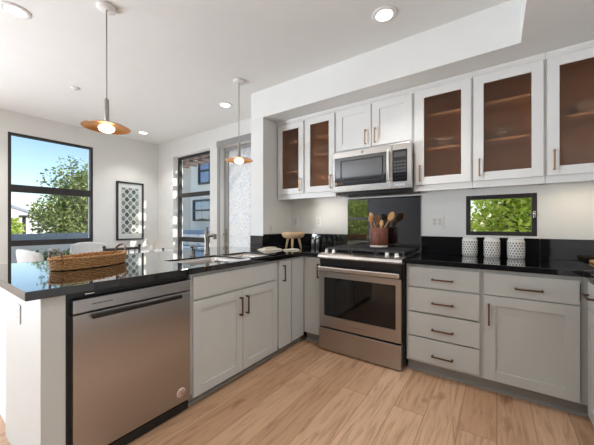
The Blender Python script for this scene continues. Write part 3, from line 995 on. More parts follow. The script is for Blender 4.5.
def lettering(body, size, origin, mat, parent, name, F):
    cu = bpy.data.curves.new(name, 'FONT')
    cu.body = body
    cu.size = size
    cu.extrude = 0.0004
    tmp = bpy.data.objects.new(name + '_outline', cu)
    COL.objects.link(tmp)
    dg = bpy.context.evaluated_depsgraph_get()
    dg.update()
    me = bpy.data.meshes.new_from_object(tmp.evaluated_get(dg))
    bpy.data.objects.remove(tmp)
    base = parent
    while base.parent: base = base.parent
    mtx = F @ Matrix.Translation(origin) @ Matrix.Rotation(PI / 2, 4, 'X')
    # text lies in local x/z of the frame, facing outward (+y of the frame)
    R = Matrix(((1, 0, 0, 0), (0, 0, 1, 0), (0, 1, 0, 0), (0, 0, 0, 1)))
    me.transform(Matrix.Translation(-Vector(base.location)) @ F @ Matrix.Translation(origin) @ R)
    me.materials.clear(); me.materials.append(mat)
    o = bpy.data.objects.new(name, me)
    COL.objects.link(o); o.parent = parent
    return o
lettering('PROFILE', 0.023, (-0.752, -2.6205, 1.541), M['whiteink'], cp, 'white_lettering', BACK)

# ------------------------------------------------------------------ wall cabinets
UB, UT = 1.490, 2.428
UD, UF, UK = -2.70, -2.72, -2.998       # door front, frame front, back
def upper(name, label, u0, u1, z0, doors, glass, shelves, bowls=()):
    """doors: list of (u0,u1,z0,z1, handle_u, hz0, hz1, stile)"""
    t = thing(name, label, 'cabinet', ((u0 + u1) / 2, 2.85, z0))
    mb = MB(BACK)
    s = 0.016
    mb.box((u0, UK, z0 + 0.02), (u0 + s, UF - 0.018, UT)); mb.box((u1 - s, UK, z0 + 0.02), (u1, UF - 0.018, UT))
    mb.box((u0, UK, z0 + 0.02), (u1, UF - 0.018, z0 + 0.036)); mb.box((u0 + s, UK, UT - s), (u1 - s, UF - 0.018, UT))
    mb.box((u0 + s, UK, z0 + 0.036), (u1 - s, UK + 0.008, UT - s))
    hl = [(d[0] + 0.012, d[1] - 0.012, d[2] + 0.012, d[3] - 0.012) for d in doors]
    us = sorted({u0, u1, *[h[0] for h in hl], *[h[1] for h in hl]})
    vs = sorted({z0, UT, hl[0][2], hl[0][3]})
    mb.plate(us, vs, lambda u, v: not in_any(u, v, hl), 1, UF - 0.018, UF)
    mb.build('carcass', M['upper'], t)
    cr = MB(BACK)
    cr.prism([(UF, 2.392), (UF + 0.006, 2.392), (UF + 0.022, 2.412), (UF + 0.026, UT - 0.0005), (UF, UT - 0.0005)], 0, u0, u1)
    cr.build('crown_strip', M['upper'], t)
    if glass:
        li = MB(BACK)
        a, b = u0 + s, u1 - s
        q = 0.003
        li.box((a, UK + 0.008, z0 + 0.036), (b, UK + 0.008 + q, UT - s))
        li.box((a, UK + 0.011, z0 + 0.036), (a + q, UF - 0.02, UT - s)); li.box((b - q, UK + 0.011, z0 + 0.036), (b, UF - 0.02, UT - s))
        li.box((a + q, UK + 0.011, z0 + 0.036), (b - q, UF - 0.02, z0 + 0.036 + q)); li.box((a + q, UK + 0.011, UT - s - q), (b - q, UF - 0.02, UT - s))
        li.build('lining', M['inwood'], t)
        for (z, sa, sb) in shelves:
            sh = MB(BACK).box((sa if sa is not None else a + q, UK + 0.012, z - 0.009), (sb if sb is not None else b - q, -2.775, z + 0.009), 0.001).build('shelf', M['inwood'], t)
            MB(BACK).box((sa if sa is not None else a + q, -2.7749, z - 0.009), (sb if sb is not None else b - q, -2.771, z + 0.009)).build('shelf_edge', M['shelfwood'], sh)
    for (du0, du1, dz0, dz1, hu, h0, h1, stl) in doors:
        do = shaker(BACK, du0, du1, dz0, dz1, UD, 'door', M['upper'], t, stl, 0.0195, glass)
        if glass:
            MB(BACK).box((du0 + stl - 0.004, UD - 0.012, dz0 + stl - 0.004), (du1 - stl + 0.004, UD - 0.008, dz1 - stl + 0.004)).build('glass_pane', M['ribbed'], do)
        pull(BACK, hu, hu, h0, h1, UD, do, M['gold'], True)
    return t
upper('glass_wall_cabinet', 'white wall cabinet with two ribbed glass doors left of the microwave', -2.200, -1.404, UB,
      [(-2.182, -1.811, 1.548, 2.380, -1.853, 1.578, 1.720, 0.066), (-1.786, -1.414, 1.548, 2.380, -1.449, 1.578, 1.720, 0.066)], True,
      [(2.178, None, -1.80), (1.822, None, -1.80), (2.173, -1.80, None), (1.975, -1.80, None)])
upper('short_wall_cabinet', 'short white wall cabinet with two solid shaker doors above the microwave', -1.402, -0.616, 1.930,
      [(-1.392, -1.012, 1.958, 2.380, -1.062, 1.985, 2.128, 0.070), (-0.998, -0.628, 1.958, 2.380, -0.964, 1.985, 2.128, 0.070)], False, [])
upper('glass_wall_cabinet', 'white single glass door wall cabinet just right of the microwave', -0.614, -0.163, UB,
      [(-0.594, -0.172, 1.542, 2.380, -0.558, 1.574, 1.716, 0.068)], True, [(2.168, None, None), (1.867, None, None)])
upper('glass_wall_cabinet', 'white glass door wall cabinet directly above the small window', -0.161, 0.287, UB,
      [(-0.151, 0.277, 1.542, 2.380, -0.112, 1.577, 1.716, 0.066)], True, [(2.172, None, None), (1.869, None, None)])
upper('glass_wall_cabinet', 'white glass door wall cabinet cut off by the right picture edge', 0.289, 0.760, UB,
      [(0.299, 0.750, 1.542, 2.380, 0.334, 1.577, 1.721, 0.064)], True, [(1.965, None, None)])

bw_prof = [(0.0, 0.0), (0.035, 0.0), (0.04, 0.006), (0.075, 0.03), (0.098, 0.062), (0.104, 0.078), (0.100, 0.078), (0.093, 0.062), (0.07, 0.034), (0.03, 0.012), (0.0, 0.011)]
for x, y, z, lab in ((-0.38, 2.87, 1.8763, 'pale grey bowl on the middle shelf of the cabinet right of the microwave'),
                     (0.02, 2.87, 1.8783, 'pale grey bowl on the middle shelf of the cabinet above the small window'),
                     (0.53, 2.87, 1.9743, 'pale grey bowl on the shelf of the glass cabinet at right picture edge'),
                     (-1.60, 2.87, 1.9843, 'pale grey bowl on the middle shelf behind the glass door next to microwave'),
                     (-2.00, 2.87, 1.8313, 'pale grey bowl on the lower shelf behind the leftmost glass door')):
    tag(MB().lathe(bw_prof, (x, y, z), 28).build('bowl', M['bowl']), lab, 'bowl', 'bowls inside the glass cabinets')

# under-cabinet lamps
for x, lab in ((-1.62, 'slim under-cabinet lamp above the counter left of the range'), (0.50, 'slim under-cabinet lamp above the counter at right of the small window')):
    t = thing('under_cabinet_light', lab, 'lamp', (x, 2.76, UB + 0.012))
    MB().box((x - 0.13, 2.742, UB + 0.010), (x + 0.13, 2.785, UB + 0.0195), 0.003).build('housing', M['plate'], t)
    MB().box((x - 0.12, 2.748, UB + 0.0085), (x + 0.12, 2.779, UB + 0.0105)).build('lens', M['pucklens'], t)
    lamp('lamp_glow', t, (0, 0, -0.005), 0.22, PUCK_W, (1.0, 0.82, 0.58), 'RECTANGLE', 0.03)

# ------------------------------------------------------------------ outlets
def outlet(F, u, w, z, label, two=1, wide=0.072, tall=0.115):
    o3 = F @ Vector((u, w, z))
    t = thing('wall_outlet', label, 'outlet', tuple(o3))
    MB(F).box((u - wide / 2, w + 0.0005, z - tall / 2), (u + wide / 2, w + 0.006, z + tall / 2), 0.002).build('cover_plate', M['plate'], t)
    for k in range(two):
        uu = u + (k - (two - 1) / 2) * 0.046
        rc = MB(F).box((uu - 0.0165, w + 0.005, z - 0.034), (uu + 0.0165, w + 0.0075, z + 0.034), 0.001).build('receptacle', M['slot'], t)
        for zz in (z - 0.017, z + 0.017):
            for du in (-0.006, 0.006):
                MB(F).box((uu + du - 0.0012, w + 0.0072, zz - 0.005), (uu + du + 0.0012, w + 0.0079, zz + 0.005)).build('slot', M['hole'], rc)
outlet(BACK, -0.465, -3.0, 1.215, 'white double outlet on wall right of the black panel', 2, 0.115, 0.120)
outlet(BACK, -1.78, -3.0, 1.220, 'white outlet on wall above counter left of the range')
outlet(BACK, -2.125, -3.0, 1.225, 'white switch plate beside the inner wall corner under cabinet', 1, 0.07, 0.12)
PIER = frame_at((0, 0, 0), (0, 1, 0), (1, 0, 0))
outlet(PIER, 2.60, -2.208, 1.14, 'white switch plate on the pier side wall above the wooden stand')
END = frame_at((0, 0, 0), (1, 0, 0), (0, -1, 0))
outlet(END, -1.965, -0.365, 0.745, 'white outlet on the peninsula end panel under the counter corner', 1, 0.075, 0.095)

# ------------------------------------------------------------------ ceiling lights and pendants
def can(loc, label, first=[]):
    if first:
        return dup(first[0], loc, label)
    t = thing('recessed_ceiling_light', label, 'ceiling light', (0, 0, 0), 'recessed lamps in the ceiling')
    MB().lathe([(0.060, -0.0075), (0.066, -0.010), (0.086, -0.006), (0.092, -0.0005), (0.060, -0.0005), (0.060, -0.0075)], (0, 0, 0), 32, cap=False).build('trim_ring', M['trim'], t)
    MB().lathe([(0.0, -0.006), (0.060, -0.006), (0.060, -0.003), (0.0, -0.003)], (0, 0, 0), 32).build('lens', M['canlens'], t)
    lamp('lamp_glow', t, (0, 0, -0.012), 0.115, CAN_W, (1.0, 0.97, 0.925), spread=1.75)
    t.location = loc
    first.append(t)
    return t
can((-0.680, 2.09, ZC), 'round recessed ceiling light in front of the soffit above the range')
can((-2.885, 2.485, ZC), 'round recessed ceiling light nearest the door, behind the far pendant')
can((-4.90, 2.44, ZC), 'round recessed ceiling light above the dining corner near the picture')
can((-2.86, 0.51, ZC), 'round recessed ceiling light in the top left picture corner')
# the rest of the lamp grid, behind or beside the camera
for x, y, lab in ((-0.68, 0.3, 'round recessed ceiling light straight above the kitchen floor'), (-0.68, -1.6, 'round recessed ceiling light behind the kitchen'), (-4.9, 0.51, 'round recessed ceiling light by the big left window'), (-4.9, -1.6, 'round recessed ceiling light in the rear left of the room')):
    can((x, y, ZC), lab)

p = thing('pendant_lamp', 'nearer copper and grey disc pendant lamp above the wicker tray', 'pendant lamp', (0, 0, 0), 'disc pendants over the peninsula')
MB().lathe([(0.0, -0.001), (0.062, -0.001), (0.062, -0.014), (0.055, -0.022), (0.0, -0.024)], (0, 0, 0), 32).build('canopy', M['trim'], p)
MB().cyl((0, 0, -0.022), (0, 0, -0.67), 0.0045, seg=10).build('cord', M['lampgrey'], p)
MB().lathe([(0.0, -0.655), (0.014, -0.658), (0.0155, -0.665), (0.0155, -0.829), (0.028, -0.836), (0.0, -0.8365)], (0, 0, 0), 20).build('stem', M['lampgrey'], p)
MB().lathe([(0.0, -0.835), (0.050, -0.837), (0.09, -0.842), (0.125, -0.850), (0.148, -0.860), (0.150, -0.863)], (0, 0, 0), 48, cap=False).build('shade', M['lampgrey'], p, recalc=False)
MB().lathe([(0.0, -0.8375), (0.050, -0.8395), (0.09, -0.8445), (0.125, -0.8525), (0.1465, -0.8625), (0.150, -0.8635)], (0, 0, 0), 48, cap=False).build('shade_lining', M['copper'], p, recalc=False)
MB().ball((0, 0, -0.8685), 0.051, 1, 1, 0.58, seg=24).build('bulb', M['bulb'], p)
p.location = (-2.28, 0.878, ZC)
dup(p, (-2.28, 2.153, ZC), 'farther copper and grey disc pendant lamp in front of the glazed door')

s_ = thing('smoke_detector', 'small round white detector on the ceiling left of the nearer pendant', 'detector', (-3.92, 1.19, ZC))
MB().lathe([(0.0, -0.0005), (0.045, -0.0005), (0.043, -0.012), (0.030, -0.020), (0.0, -0.022)], (-3.92, 1.19, ZC), 24).build('housing', M['trim'], s_)
MB().lathe([(0.0, -0.0215), (0.014, -0.0205), (0.010, -0.027), (0.0, -0.028)], (-3.92, 1.19, ZC), 16).build('sensor', M['slot'], s_)

# ------------------------------------------------------------------ things on the worktops
# wicker tray
tc_ = Vector((-2.235, 0.770, ZT1))
t = thing('wicker_tray', 'oval woven honey wicker tray with two arched handles on the peninsula', 'tray', tuple(tc_))
ROT = Matrix.Rotation(math.radians(20), 4, 'Z')
def oval(a, sx, sy, z): return tc_ + (ROT @ Vector((sx * math.cos(a), sy * math.sin(a), 0))) + Vector((0, 0, z))
AX, AY = 0.120, 0.236
fl = MB()
n = 48
fl._put([tuple(oval(2 * PI * k / n, AX * 0.97, AY * 0.97, 0.004)) for k in range(n)] + [tuple(oval(2 * PI * k / n, AX * 0.97, AY * 0.97, 0.012)) for k in range(n)],
        [tuple(range(n - 1, -1, -1)), tuple(range(n, 2 * n))] + [(k, (k + 1) % n, n + (k + 1) % n, n + k) for k in range(n)])
fl.build('woven_base', M['wicker'], t)
wv = MB()
NS = 44
for row in range(7):
    z = 0.008 + row * 0.0085
    pts = []
    m_ = NS * 4
    grow = 1 + 0.035 * row / 7
    for k in range(m_):
        a = 2 * PI * k / m_
        off = 0.0042 * math.sin(a * NS / 2 + (PI if row % 2 else 0))
        pts.append(oval(a, AX * grow + off, AY * grow + off, z + random.uniform(-0.0008, 0.0008)))
    wv.tube(pts, 0.0052, 6, True)
wv.build('woven_wall', M['wicker'], t)
rm = MB()
for ph in (0, PI):
    pts = []
    for k in range(220):
        a = 2 * PI * k / 220
        q = 26 * a + ph
        pts.append(oval(a, AX * 1.04 + 0.005 * math.cos(q), AY * 1.04 + 0.005 * math.cos(q), 0.070 + 0.005 * math.sin(q)))
    rm.tube(pts, 0.0055, 6, True)
rm.build('braided_rim', M['wicker'], t)
for sgn in (-1, 1):
    hd = MB()
    pts = []
    for k in range(17):
        a = PI * k / 16
        c0 = (sgn * PI / 2) + 0.44 * math.cos(a)
        b_ = oval(c0, AX * 1.03, AY * 1.03, 0.050 + 0.082 * math.sin(a) ** 0.8)
        pts.append(b_)
    hd.tube(pts, 0.0052, 8)
    hd.tube([p_ + Vector((0.004, 0.003, -0.006)) for p_ in pts], 0.0035, 8)
    hd.build('handle', M['reed'], t)

# wooden tripod stand
sx_, sy_ = -1.88, 2.60
t = thing('tripod_stand', 'pale wooden tripod stand with a thick round top in the counter corner', 'stand', (sx_, sy_, ZT1))
MB().lathe([(0.0, 0.122), (0.085, 0.122), (0.112, 0.132), (0.128, 0.160), (0.131, 0.185), (0.126, 0.190), (0.110, 0.186), (0.0, 0.180)], (sx_, sy_, ZT1), 36).build('top', M['palewood'], t)
for k in range(3):
    a = math.radians(-60 + 120 * k)
    MB().tube([(sx_ + 0.070 * math.cos(a), sy_ + 0.070 * math.sin(a), ZT1 + 0.130), (sx_ + 0.10 * math.cos(a), sy_ + 0.10 * math.sin(a), ZT1 + 0.003)], [0.016, 0.011], 12).build('leg', M['palewood'], t)

# folded cloth and napkin
def soft_pad(mb, c, lx, ly, h, rz, taper=0.0, nx=14, ny=10, wob=0.004):
    Rm = Matrix.Rotation(rz, 3, 'Z')
    top, bot = [], []
    for i in range(nx + 1):
        for j in range(ny + 1):
            u, v = i / nx * 2 - 1, j / ny * 2 - 1
            k = (1 - abs(u) ** 6) * (1 - abs(v) ** 6)
            uu = u * (1 - 0.04 * v * v); vv = v * (1 - taper * (u + 1) / 2)
            z = h * (0.25 + 0.75 * max(k, 0) ** 0.5) + wob * math.sin(5 * u + 2 * v) * max(k, 0)
            p_ = Rm @ Vector((uu * lx / 2, vv * ly / 2, 0))
            top.append((c[0] + p_.x, c[1] + p_.y, c[2] + z)); bot.append((c[0] + p_.x, c[1] + p_.y, c[2]))
    w = ny + 1
    nV = len(top)
    faces = []
    for i in range(nx):
        for j in range(ny):
            a, b, c2, d2 = i * w + j, (i + 1) * w + j, (i + 1) * w + j + 1, i * w + j + 1
            faces += [(a, b, c2, d2), (nV + d2, nV + c2, nV + b, nV + a)]
    edge = [i * w for i in range(nx + 1)] + [nx * w + j for j in range(1, w)] + [i * w + ny for i in range(nx - 1, -1, -1)] + [j for j in range(ny - 1, 0, -1)]
    for k in range(len(edge)):
        a, b = edge[k], edge[(k + 1) % len(edge)]
        faces.append((a, nV + a, nV + b, b))
    mb._put(top + bot, faces, True)
mb = MB(); soft_pad(mb, (-2.00, 2.345, ZT1 + 0.0005), 0.24, 0.17, 0.018, math.radians(66), 0.15, wob=0.002)
o = mb.build('folded_towel', M['linen'])
tag(o, 'thick cream folded linen towel on the black counter before wooden stand', 'towel')
mb = MB(); soft_pad(mb, (-2.00, 2.345, ZT1 + 0.0235), 0.15, 0.10, 0.009, math.radians(70), 0.55, wob=0.002)
tag(mb.build('cloth_napkin', M['linen2']), 'small oat coloured napkin lying on top of the folded towel', 'napkin')
mb = MB(); soft_pad(mb, (-1.800, 2.455, ZT1 + 0.0005), 0.18, 0.060, 0.014, math.radians(48), 0.1)
tag(mb.build('rolled_cloth', M['linen']), 'long thin cream cloth roll beside the wooden stand legs', 'towel')

# salt and pepper shakers
for x, y, lab in ((-1.835, 2.945, 'left one of two small grey metal shakers before the black backsplash'), (-1.770, 2.945, 'right one of two small grey metal shakers before the black backsplash')):
    t = thing('shaker', lab, 'shaker', (x, y, ZT1), 'pair of shakers')
    MB().lathe([(0.0, 0.0005), (0.019, 0.0005), (0.019, 0.10), (0.0, 0.10)], (x, y, ZT1), 20).build('body', M['shaker'], t)
    MB().lathe([(0.0195, 0.101), (0.0195, 0.118), (0.016, 0.128), (0.0, 0.130)], (x, y, ZT1), 20).build('cap', M['chrome'], t)

# three canisters
CY = 2.905
def canister(x, label, first=[]):
    if first: return dup(first[0], (x, CY, ZT1), label)
    t = thing('canister', label, 'canister', (0, 0, 0), 'white dimpled canisters')
    MB().lathe([(0.0, 0.0005), (0.050, 0.0005), (0.056, 0.008), (0.058, 0.03), (0.058, 0.138), (0.054, 0.150), (0.050, 0.154), (0.0, 0.155)], (0, 0, 0), 36).build('body', M['canister'], t)
    MB().lathe([(0.0, 0.155), (0.050, 0.155), (0.052, 0.159), (0.050, 0.166), (0.0, 0.168)], (0, 0, 0), 36).build('lid', M['canister'], t)
    dm = MB()
    for r in range(6):
        for k in range(18):
            a = 2 * PI * (k + 0.5 * (r % 2)) / 18
            z = 0.024 + r * 0.0205
            h = 0.0085
            w = 0.0058
            R_ = 0.0584
            q = []
            for du, dz in ((-w, -h * 0.6), (0, -h), (w, -h * 0.6), (w * 0.8, h * 0.5), (0, h), (-w * 0.8, h * 0.5)):
                aa = a + du / R_
                q.append((R_ * math.cos(aa), R_ * math.sin(aa), z + dz))
            dm._put(q, [(0, 1, 2, 3, 4, 5)])
    dm.build('dimples', M['dimple'], t, recalc=False)
    t.location = (x, CY, ZT1)
    first.append(t)
    return t
canister(-0.193, 'white dimpled canister nearest the range, left of three under the window')
canister(-0.033, 'white dimpled canister in the middle of the three under the window')
canister(0.128, 'white dimpled canister farthest right of the three under the window')

# utensil crock on the range
cx, cy, cz = -0.972, 2.82, 0.9625
t = thing('utensil_crock', 'rust brown glazed clay crock with cream foot standing on the range', 'crock', (cx, cy, cz))
MB().lathe([(0.086, 0.020), (0.090, 0.028), (0.090, 0.188), (0.086, 0.196), (0.080, 0.196), (0.079, 0.180), (0.079, 0.030), (0.0, 0.028)], (cx, cy, cz), 36).build('body', M['crock'], t)
MB().lathe([(0.0, 0.0005), (0.084, 0.0005), (0.087, 0.004), (0.087, 0.020), (0.0, 0.0205)], (cx, cy, cz), 36).build('foot', M['cream'], t)
def spoon(base, tip, bowl_len, bowl_w, mat, name, label, flat=0.35, slot=False):
    base = Vector(base); tip = Vector(tip)
    d = (tip - base).normalized()
    hl = (tip - base).length - bowl_len
    t = thing(name, label, name.split('_')[-1], tuple(base), 'wooden utensils in the crock')
    MB().tube([base, base + d * hl * 0.6, base + d * (hl + 0.012)], [0.006, 0.0065, 0.0075], 10).build('handle', mat, t)
    # head: flattened ellipsoid (or rounded paddle) facing the room
    side = d.cross(Vector((0.5, 1, 0))).normalized()
    nrm = side.cross(d).normalized()
    c = base + d * (hl + bowl_len / 2)
    hd = MB(Matrix((( side.x, nrm.x, d.x, c.x), (side.y, nrm.y, d.y, c.y), (side.z, nrm.z, d.z, c.z), (0, 0, 0, 1))))
    if slot:
        hd.prism([(-bowl_w * .32, -bowl_len / 2), (bowl_w * .32, -bowl_len / 2), (bowl_w / 2, bowl_len * .3), (bowl_w * .42, bowl_len / 2), (-bowl_w * .42, bowl_len / 2), (-bowl_w / 2, bowl_len * .3)], 1, -0.0045, 0.0045)
    else:
        hd.ball((0, 0, 0), bowl_len / 2, bowl_w / bowl_len, flat * bowl_w / bowl_len, 1, 24, 14)
    hd.build('spoon_bowl' if not slot else 'blade', mat, t)
    return t
b0 = cz + 0.032
spoon((cx - 0.045, cy + 0.038, b0), (cx + 0.145, cy + 0.012, cz + 0.352), 0.105, 0.075, M['spoon'], 'wooden_spoon', 'large light wooden spoon leaning right in the clay crock')
spoon((cx + 0.03, cy - 0.018, b0), (cx - 0.080, cy - 0.03, cz + 0.350), 0.085, 0.060, M['spoon'], 'wooden_spoon', 'light wooden spoon leaning left at the back of the crock')
spoon((cx - 0.022, cy - 0.045, b0), (cx - 0.070, cy - 0.075, cz + 0.315), 0.080, 0.052, M['spoond'], 'wooden_spoon', 'darker brown wooden spoon at the front left of the crock')
spoon((cx + 0.005, cy + 0.004, b0), (cx - 0.018, cy + 0.000, cz + 0.320), 0.090, 0.048, M['spoond'], 'wooden_spatula', 'brown flat wooden spatula upright in the middle of the crock', slot=True)
spoon((cx + 0.015, cy - 0.050, b0), (cx + 0.048, cy - 0.052, cz + 0.275), 0.070, 0.048, M['spoon'], 'wooden_scoop', 'short light wooden scoop low at right in the crock')

# wooden board at the right edge
bd = thing('cutting_board', 'amber wooden cutting board lying on the worktop at right picture edge', 'cutting board', (0.72, 2.78, ZT1))
MB().box((0.553, 2.66, ZT1 + 0.0005), (0.90, 2.93, ZT1 + 0.022), 0.006).build('plank', M['board'], bd)
MB().tube([(0.60, 2.66, ZT1 + 0.0115), (0.60, 2.60, ZT1 + 0.0115)], [0.011, 0.009], 12).build('grip', M['board'], bd)

# ------------------------------------------------------------------ dining corner
t = thing('framed_picture', 'black framed grey lattice print hanging right of the big window', 'picture', (XL, 2.477, 1.43))
P0, P1, Q0, Q1 = 2.245, 2.709, 0.905, 1.949
fr = MB().plate([P0, P0 + 0.028, P1 - 0.028, P1], [Q0, Q0 + 0.028, Q1 - 0.028, Q1], lambda u, v: not (P0 + 0.028 < u < P1 - 0.028 and Q0 + 0.028 < v < Q1 - 0.028), 0, XL + 0.001, XL + 0.030)
fr.build('frame', M['frameb'], t)
MB().box((XL + 0.002, P0 + 0.027, Q0 + 0.027), (XL + 0.012, P1 - 0.027, Q1 - 0.027)).build('mat_board', M['mat'], t)
MB().box((XL + 0.012, 2.330, 1.020), (XL + 0.014, 2.622, 1.845)).build('print', M['lattice'], t)
MB().box((XL + 0.020, P0 + 0.027, Q0 + 0.027), (XL + 0.022, P1 - 0.027, Q1 - 0.027)).build('glass', M['pane'], t)

t = thing('dining_table', 'white dining table beyond the peninsula in front of the big window', 'table', (-4.51, 1.9, 0))
MB().box((-4.88, 1.34, 0.715), (-4.14, 2.78, 0.750), 0.008).build('tabletop', M['tabletop'], t)
for x in (-4.80, -4.22):
    for y in (1.44, 2.68):
        MB().cyl((x, y, 0), (x, y, 0.715), 0.028, 0.035).build('leg', M['tabletop'], t)

def tub_chair(loc, rz, label, first=[]):
    if first: return dup(first[0], loc, label, rz)
    t = thing('dining_chair', label, 'chair', (0, 0, 0), 'upholstered dining chairs')
    MB().box((-0.23, -0.22, 0.40), (0.23, 0.24, 0.48), 0.03).build('seat', M['upholstery'], t)
    bk = MB()      # curved padded back at -x side (chair faces +x)
    n = 14
    rows = [(0.44, 0.0), (0.60, -0.015), (0.78, -0.035), (0.875, -0.045), (0.905, -0.035), (0.905, 0.01), (0.875, 0.02), (0.60, 0.045), (0.44, 0.055)]
    vs, fs = [], []
    for i in range(n + 1):
        a = (i / n - 0.5) * 2
        yy = 0.25 * a
        xx = -0.235 + 0.11 * abs(a) ** 2.6
        drop = 0.045 * abs(a) ** 3
        for z, dx in rows:
            vs.append((xx + dx, yy, z - (drop if z > 0.7 else 0)))
    m_ = len(rows)
    for i in range(n):
        for j in range(m_):
            fs.append((i * m_ + j, (i + 1) * m_ + j, (i + 1) * m_ + (j + 1) % m_, i * m_ + (j + 1) % m_))
    fs.append(tuple(range(m_))); fs.append(tuple(n * m_ + j for j in range(m_)))
    bk._put(vs, fs, True)
    bk.build('backrest', M['upholstery'], t)
    for x in (-0.19, 0.19):
        for y in (-0.19, 0.19):
            MB().cyl((x * 1.12, y * 1.12, 0), (x, y, 0.41), 0.011, 0.016).build('leg', M['frameb'], t)
    t.location = loc; t.rotation_euler = (0, 0, rz)
    first.append(t)
    return t
tub_chair((-4.42, 1.08, 0), PI / 2, 'pale grey upholstered dining chair left of the wicker tray')
tub_chair((-5.15, 1.80, 0), 0, 'pale grey upholstered dining chair near the window, just behind the wicker tray')

cxx = -3.66
t = thing('dining_chair', 'black wooden dining chair with a straight top rail below the picture', 'chair', (cxx - 0.2, 1.58, 0))
for y in (1.385, 1.775):
    mb = MB().cyl((cxx, y, 0), (cxx, y, 0.925), 0.014, 0.014)
    mb.ball((cxx, y, 0.928), 0.018)
    mb.build('leg', M['frameb'], t)
for y in (1.405, 1.755):
    MB().cyl((cxx - 0.40, y, 0), (cxx - 0.40, y, 0.44), 0.016).build('leg', M['frameb'], t)
MB().box((cxx - 0.42, 1.38, 0.44), (cxx + 0.02, 1.78, 0.465), 0.006).build('seat', M['frameb'], t)
MB().cyl((cxx, 1.39, 0.898), (cxx, 1.77, 0.898), 0.016).build('top_rail', M['frameb'], t)
sd = MB()
for k in range(5):
    sd.cyl((cxx, 1.44 + k * 0.07, 0.46), (cxx, 1.44 + k * 0.07, 0.89), 0.006)
sd.build('spindles', M['frameb'], t)

v = thing('stem_vase', 'slim cream vase holding dried straw stems on the dining table', 'vase', (-4.6, 2.42, 0.75))
MB().lathe([(0.0, 0.0005), (0.035, 0.0005), (0.045, 0.02), (0.04, 0.05), (0.02, 0.075), (0.018, 0.085), (0.014, 0.085), (0.014, 0.07), (0.0, 0.06)], (-4.6, 2.42, 0.75), 24).build('body', M['cream'], v)
ss = MB()
for k, (dx, dy, h) in enumerate(((0.0, -0.13, 0.20), (0.03, -0.085, 0.17), (-0.03, 0.075, 0.15), (0.01, 0.12, 0.20), (0.02, 0.145, 0.22))):
    ss.tube([(-4.6, 2.42, 0.80), (-4.6 + dx * 0.5, 2.42 + dy * 0.45, 0.80 + h * 0.5), (-4.6 + dx, 2.42 + dy, 0.80 + h * 0.85)], [0.0018, 0.0018, 0.0035], 6)
tag(ss.build('dried_stems', M['stem']), 'thin dried straw stems spreading from the vase on dining table', 'stems')
tag(MB().lathe([(0.0, 0.0005), (0.022, 0.0005), (0.022, 0.008), (0.01, 0.014), (0.010, 0.028), (0.022, 0.034), (0.024, 0.05), (0.0, 0.056)], (-4.45, 2.535, 0.75), 20).build('candle_holder', M['frameb']), 'small black candle holder on the dining table near the window corner', 'candle holder')

# ------------------------------------------------------------------ outside
struct(MB().box((-60, -40, -3.4), (40, 60, -3.2)).build('ground', M['ground']), 'pale courtyard ground far below', 'ground')
struct(MB().box((-13.0, 3.35, -0.25), (-1.6, 7.3, -0.04)).build('patio', M['patio']), 'pale tiled patio outside the dining window', 'patio')

# parapet seen low in the big window
pp = thing('parapet_wall', 'blue-grey parapet wall with a metal cap outside the big window', 'wall', (-7.2, 1.9, -3.2))
MB().box((-7.35, -2.0, -3.2), (-7.18, 3.3, 0.86)).build('wall', M['stuccow'], pp)
MB().box((-7.40, -2.0, 0.86), (-7.13, 3.3, 1.005), 0.01).build('cap', M['parapet'], pp)

def leaves(mb, centre, rx, ry, rz, count, size, clumps=None, seed=1):
    rnd = random.Random(seed)
    cs = []
    for k in range(clumps or 1):
        if not clumps: cs.append((Vector(centre), 1.0)); break
        while True:
            q = Vector((rnd.uniform(-1, 1), rnd.uniform(-1, 1), rnd.uniform(-1, 1)))
            if q.length < 1: break
        q = q * (0.55 + 0.35 * rnd.random()) / max(q.length, 0.3) * q.length
        cs.append((Vector(centre) + Vector((q.x * rx, q.y * ry, q.z * rz)), 0.28 + 0.16 * rnd.random()))
    for i in range(count):
        c, s = cs[i % len(cs)]
        while True:
            q = Vector((rnd.uniform(-1, 1), rnd.uniform(-1, 1), rnd.uniform(-1, 1)))
            if q.length < 1: break
        p = c + Vector((q.x * rx, q.y * ry, q.z * rz)) * s
        d = Vector((rnd.uniform(-1, 1), rnd.uniform(-1, 1), rnd.uniform(-0.9, 0.5))).normalized()
        u = d.orthogonal().normalized()
        u = Matrix.Rotation(rnd.uniform(0, 6.28), 3, d) @ u
        nn = d.cross(u)
        L = size * rnd.uniform(0.7, 1.3); Wd = L * 0.45
        v = [p, p + d * L * 0.5 + u * Wd * 0.5 + nn * L * 0.08, p + d * L, p + d * L * 0.5 - u * Wd * 0.5 + nn * L * 0.08]
        mb._put([tuple(x) for x in v], [(0, 1, 2), (0, 2, 3)])
    return cs

def tree(name, label, base, crown, r, count, size, mat, clumps, seed, cat='tree'):
    t = thing(name, label, cat, base)
    fo = MB()
    cs = leaves(fo, crown, *r, count, size, clumps, seed)
    fo.build('foliage', mat, t, recalc=False)
    tr = MB()
    b = Vector(base); c = Vector(crown)
    fork = b + (c - b) * 0.62
    w = 0.045 * (c.z - b.z)
    tr.tube([b, b + (fork - b) * 0.5 + Vector((0.05, -0.04, 0)), fork], [w, w * 0.8, w * 0.65], 10)
    for q, s in cs[:14]:
        mid = fork + (q - fork) * 0.5 + Vector((0, 0, 0.12 * (q - fork).length))
        tr.tube([fork, mid, q], [w * 0.42, w * 0.25, w * 0.10], 6)
    tr.build('trunk', M['bark'], t)
    return t
tree('garden_tree', 'broad leafy green tree filling the right of the big window', (-11.6, 3.75, -3.2), (-11.4, 3.65, 1.75), (1.1, 1.35, 1.55), 11000, 0.12, M['leafy'], 46, 3)
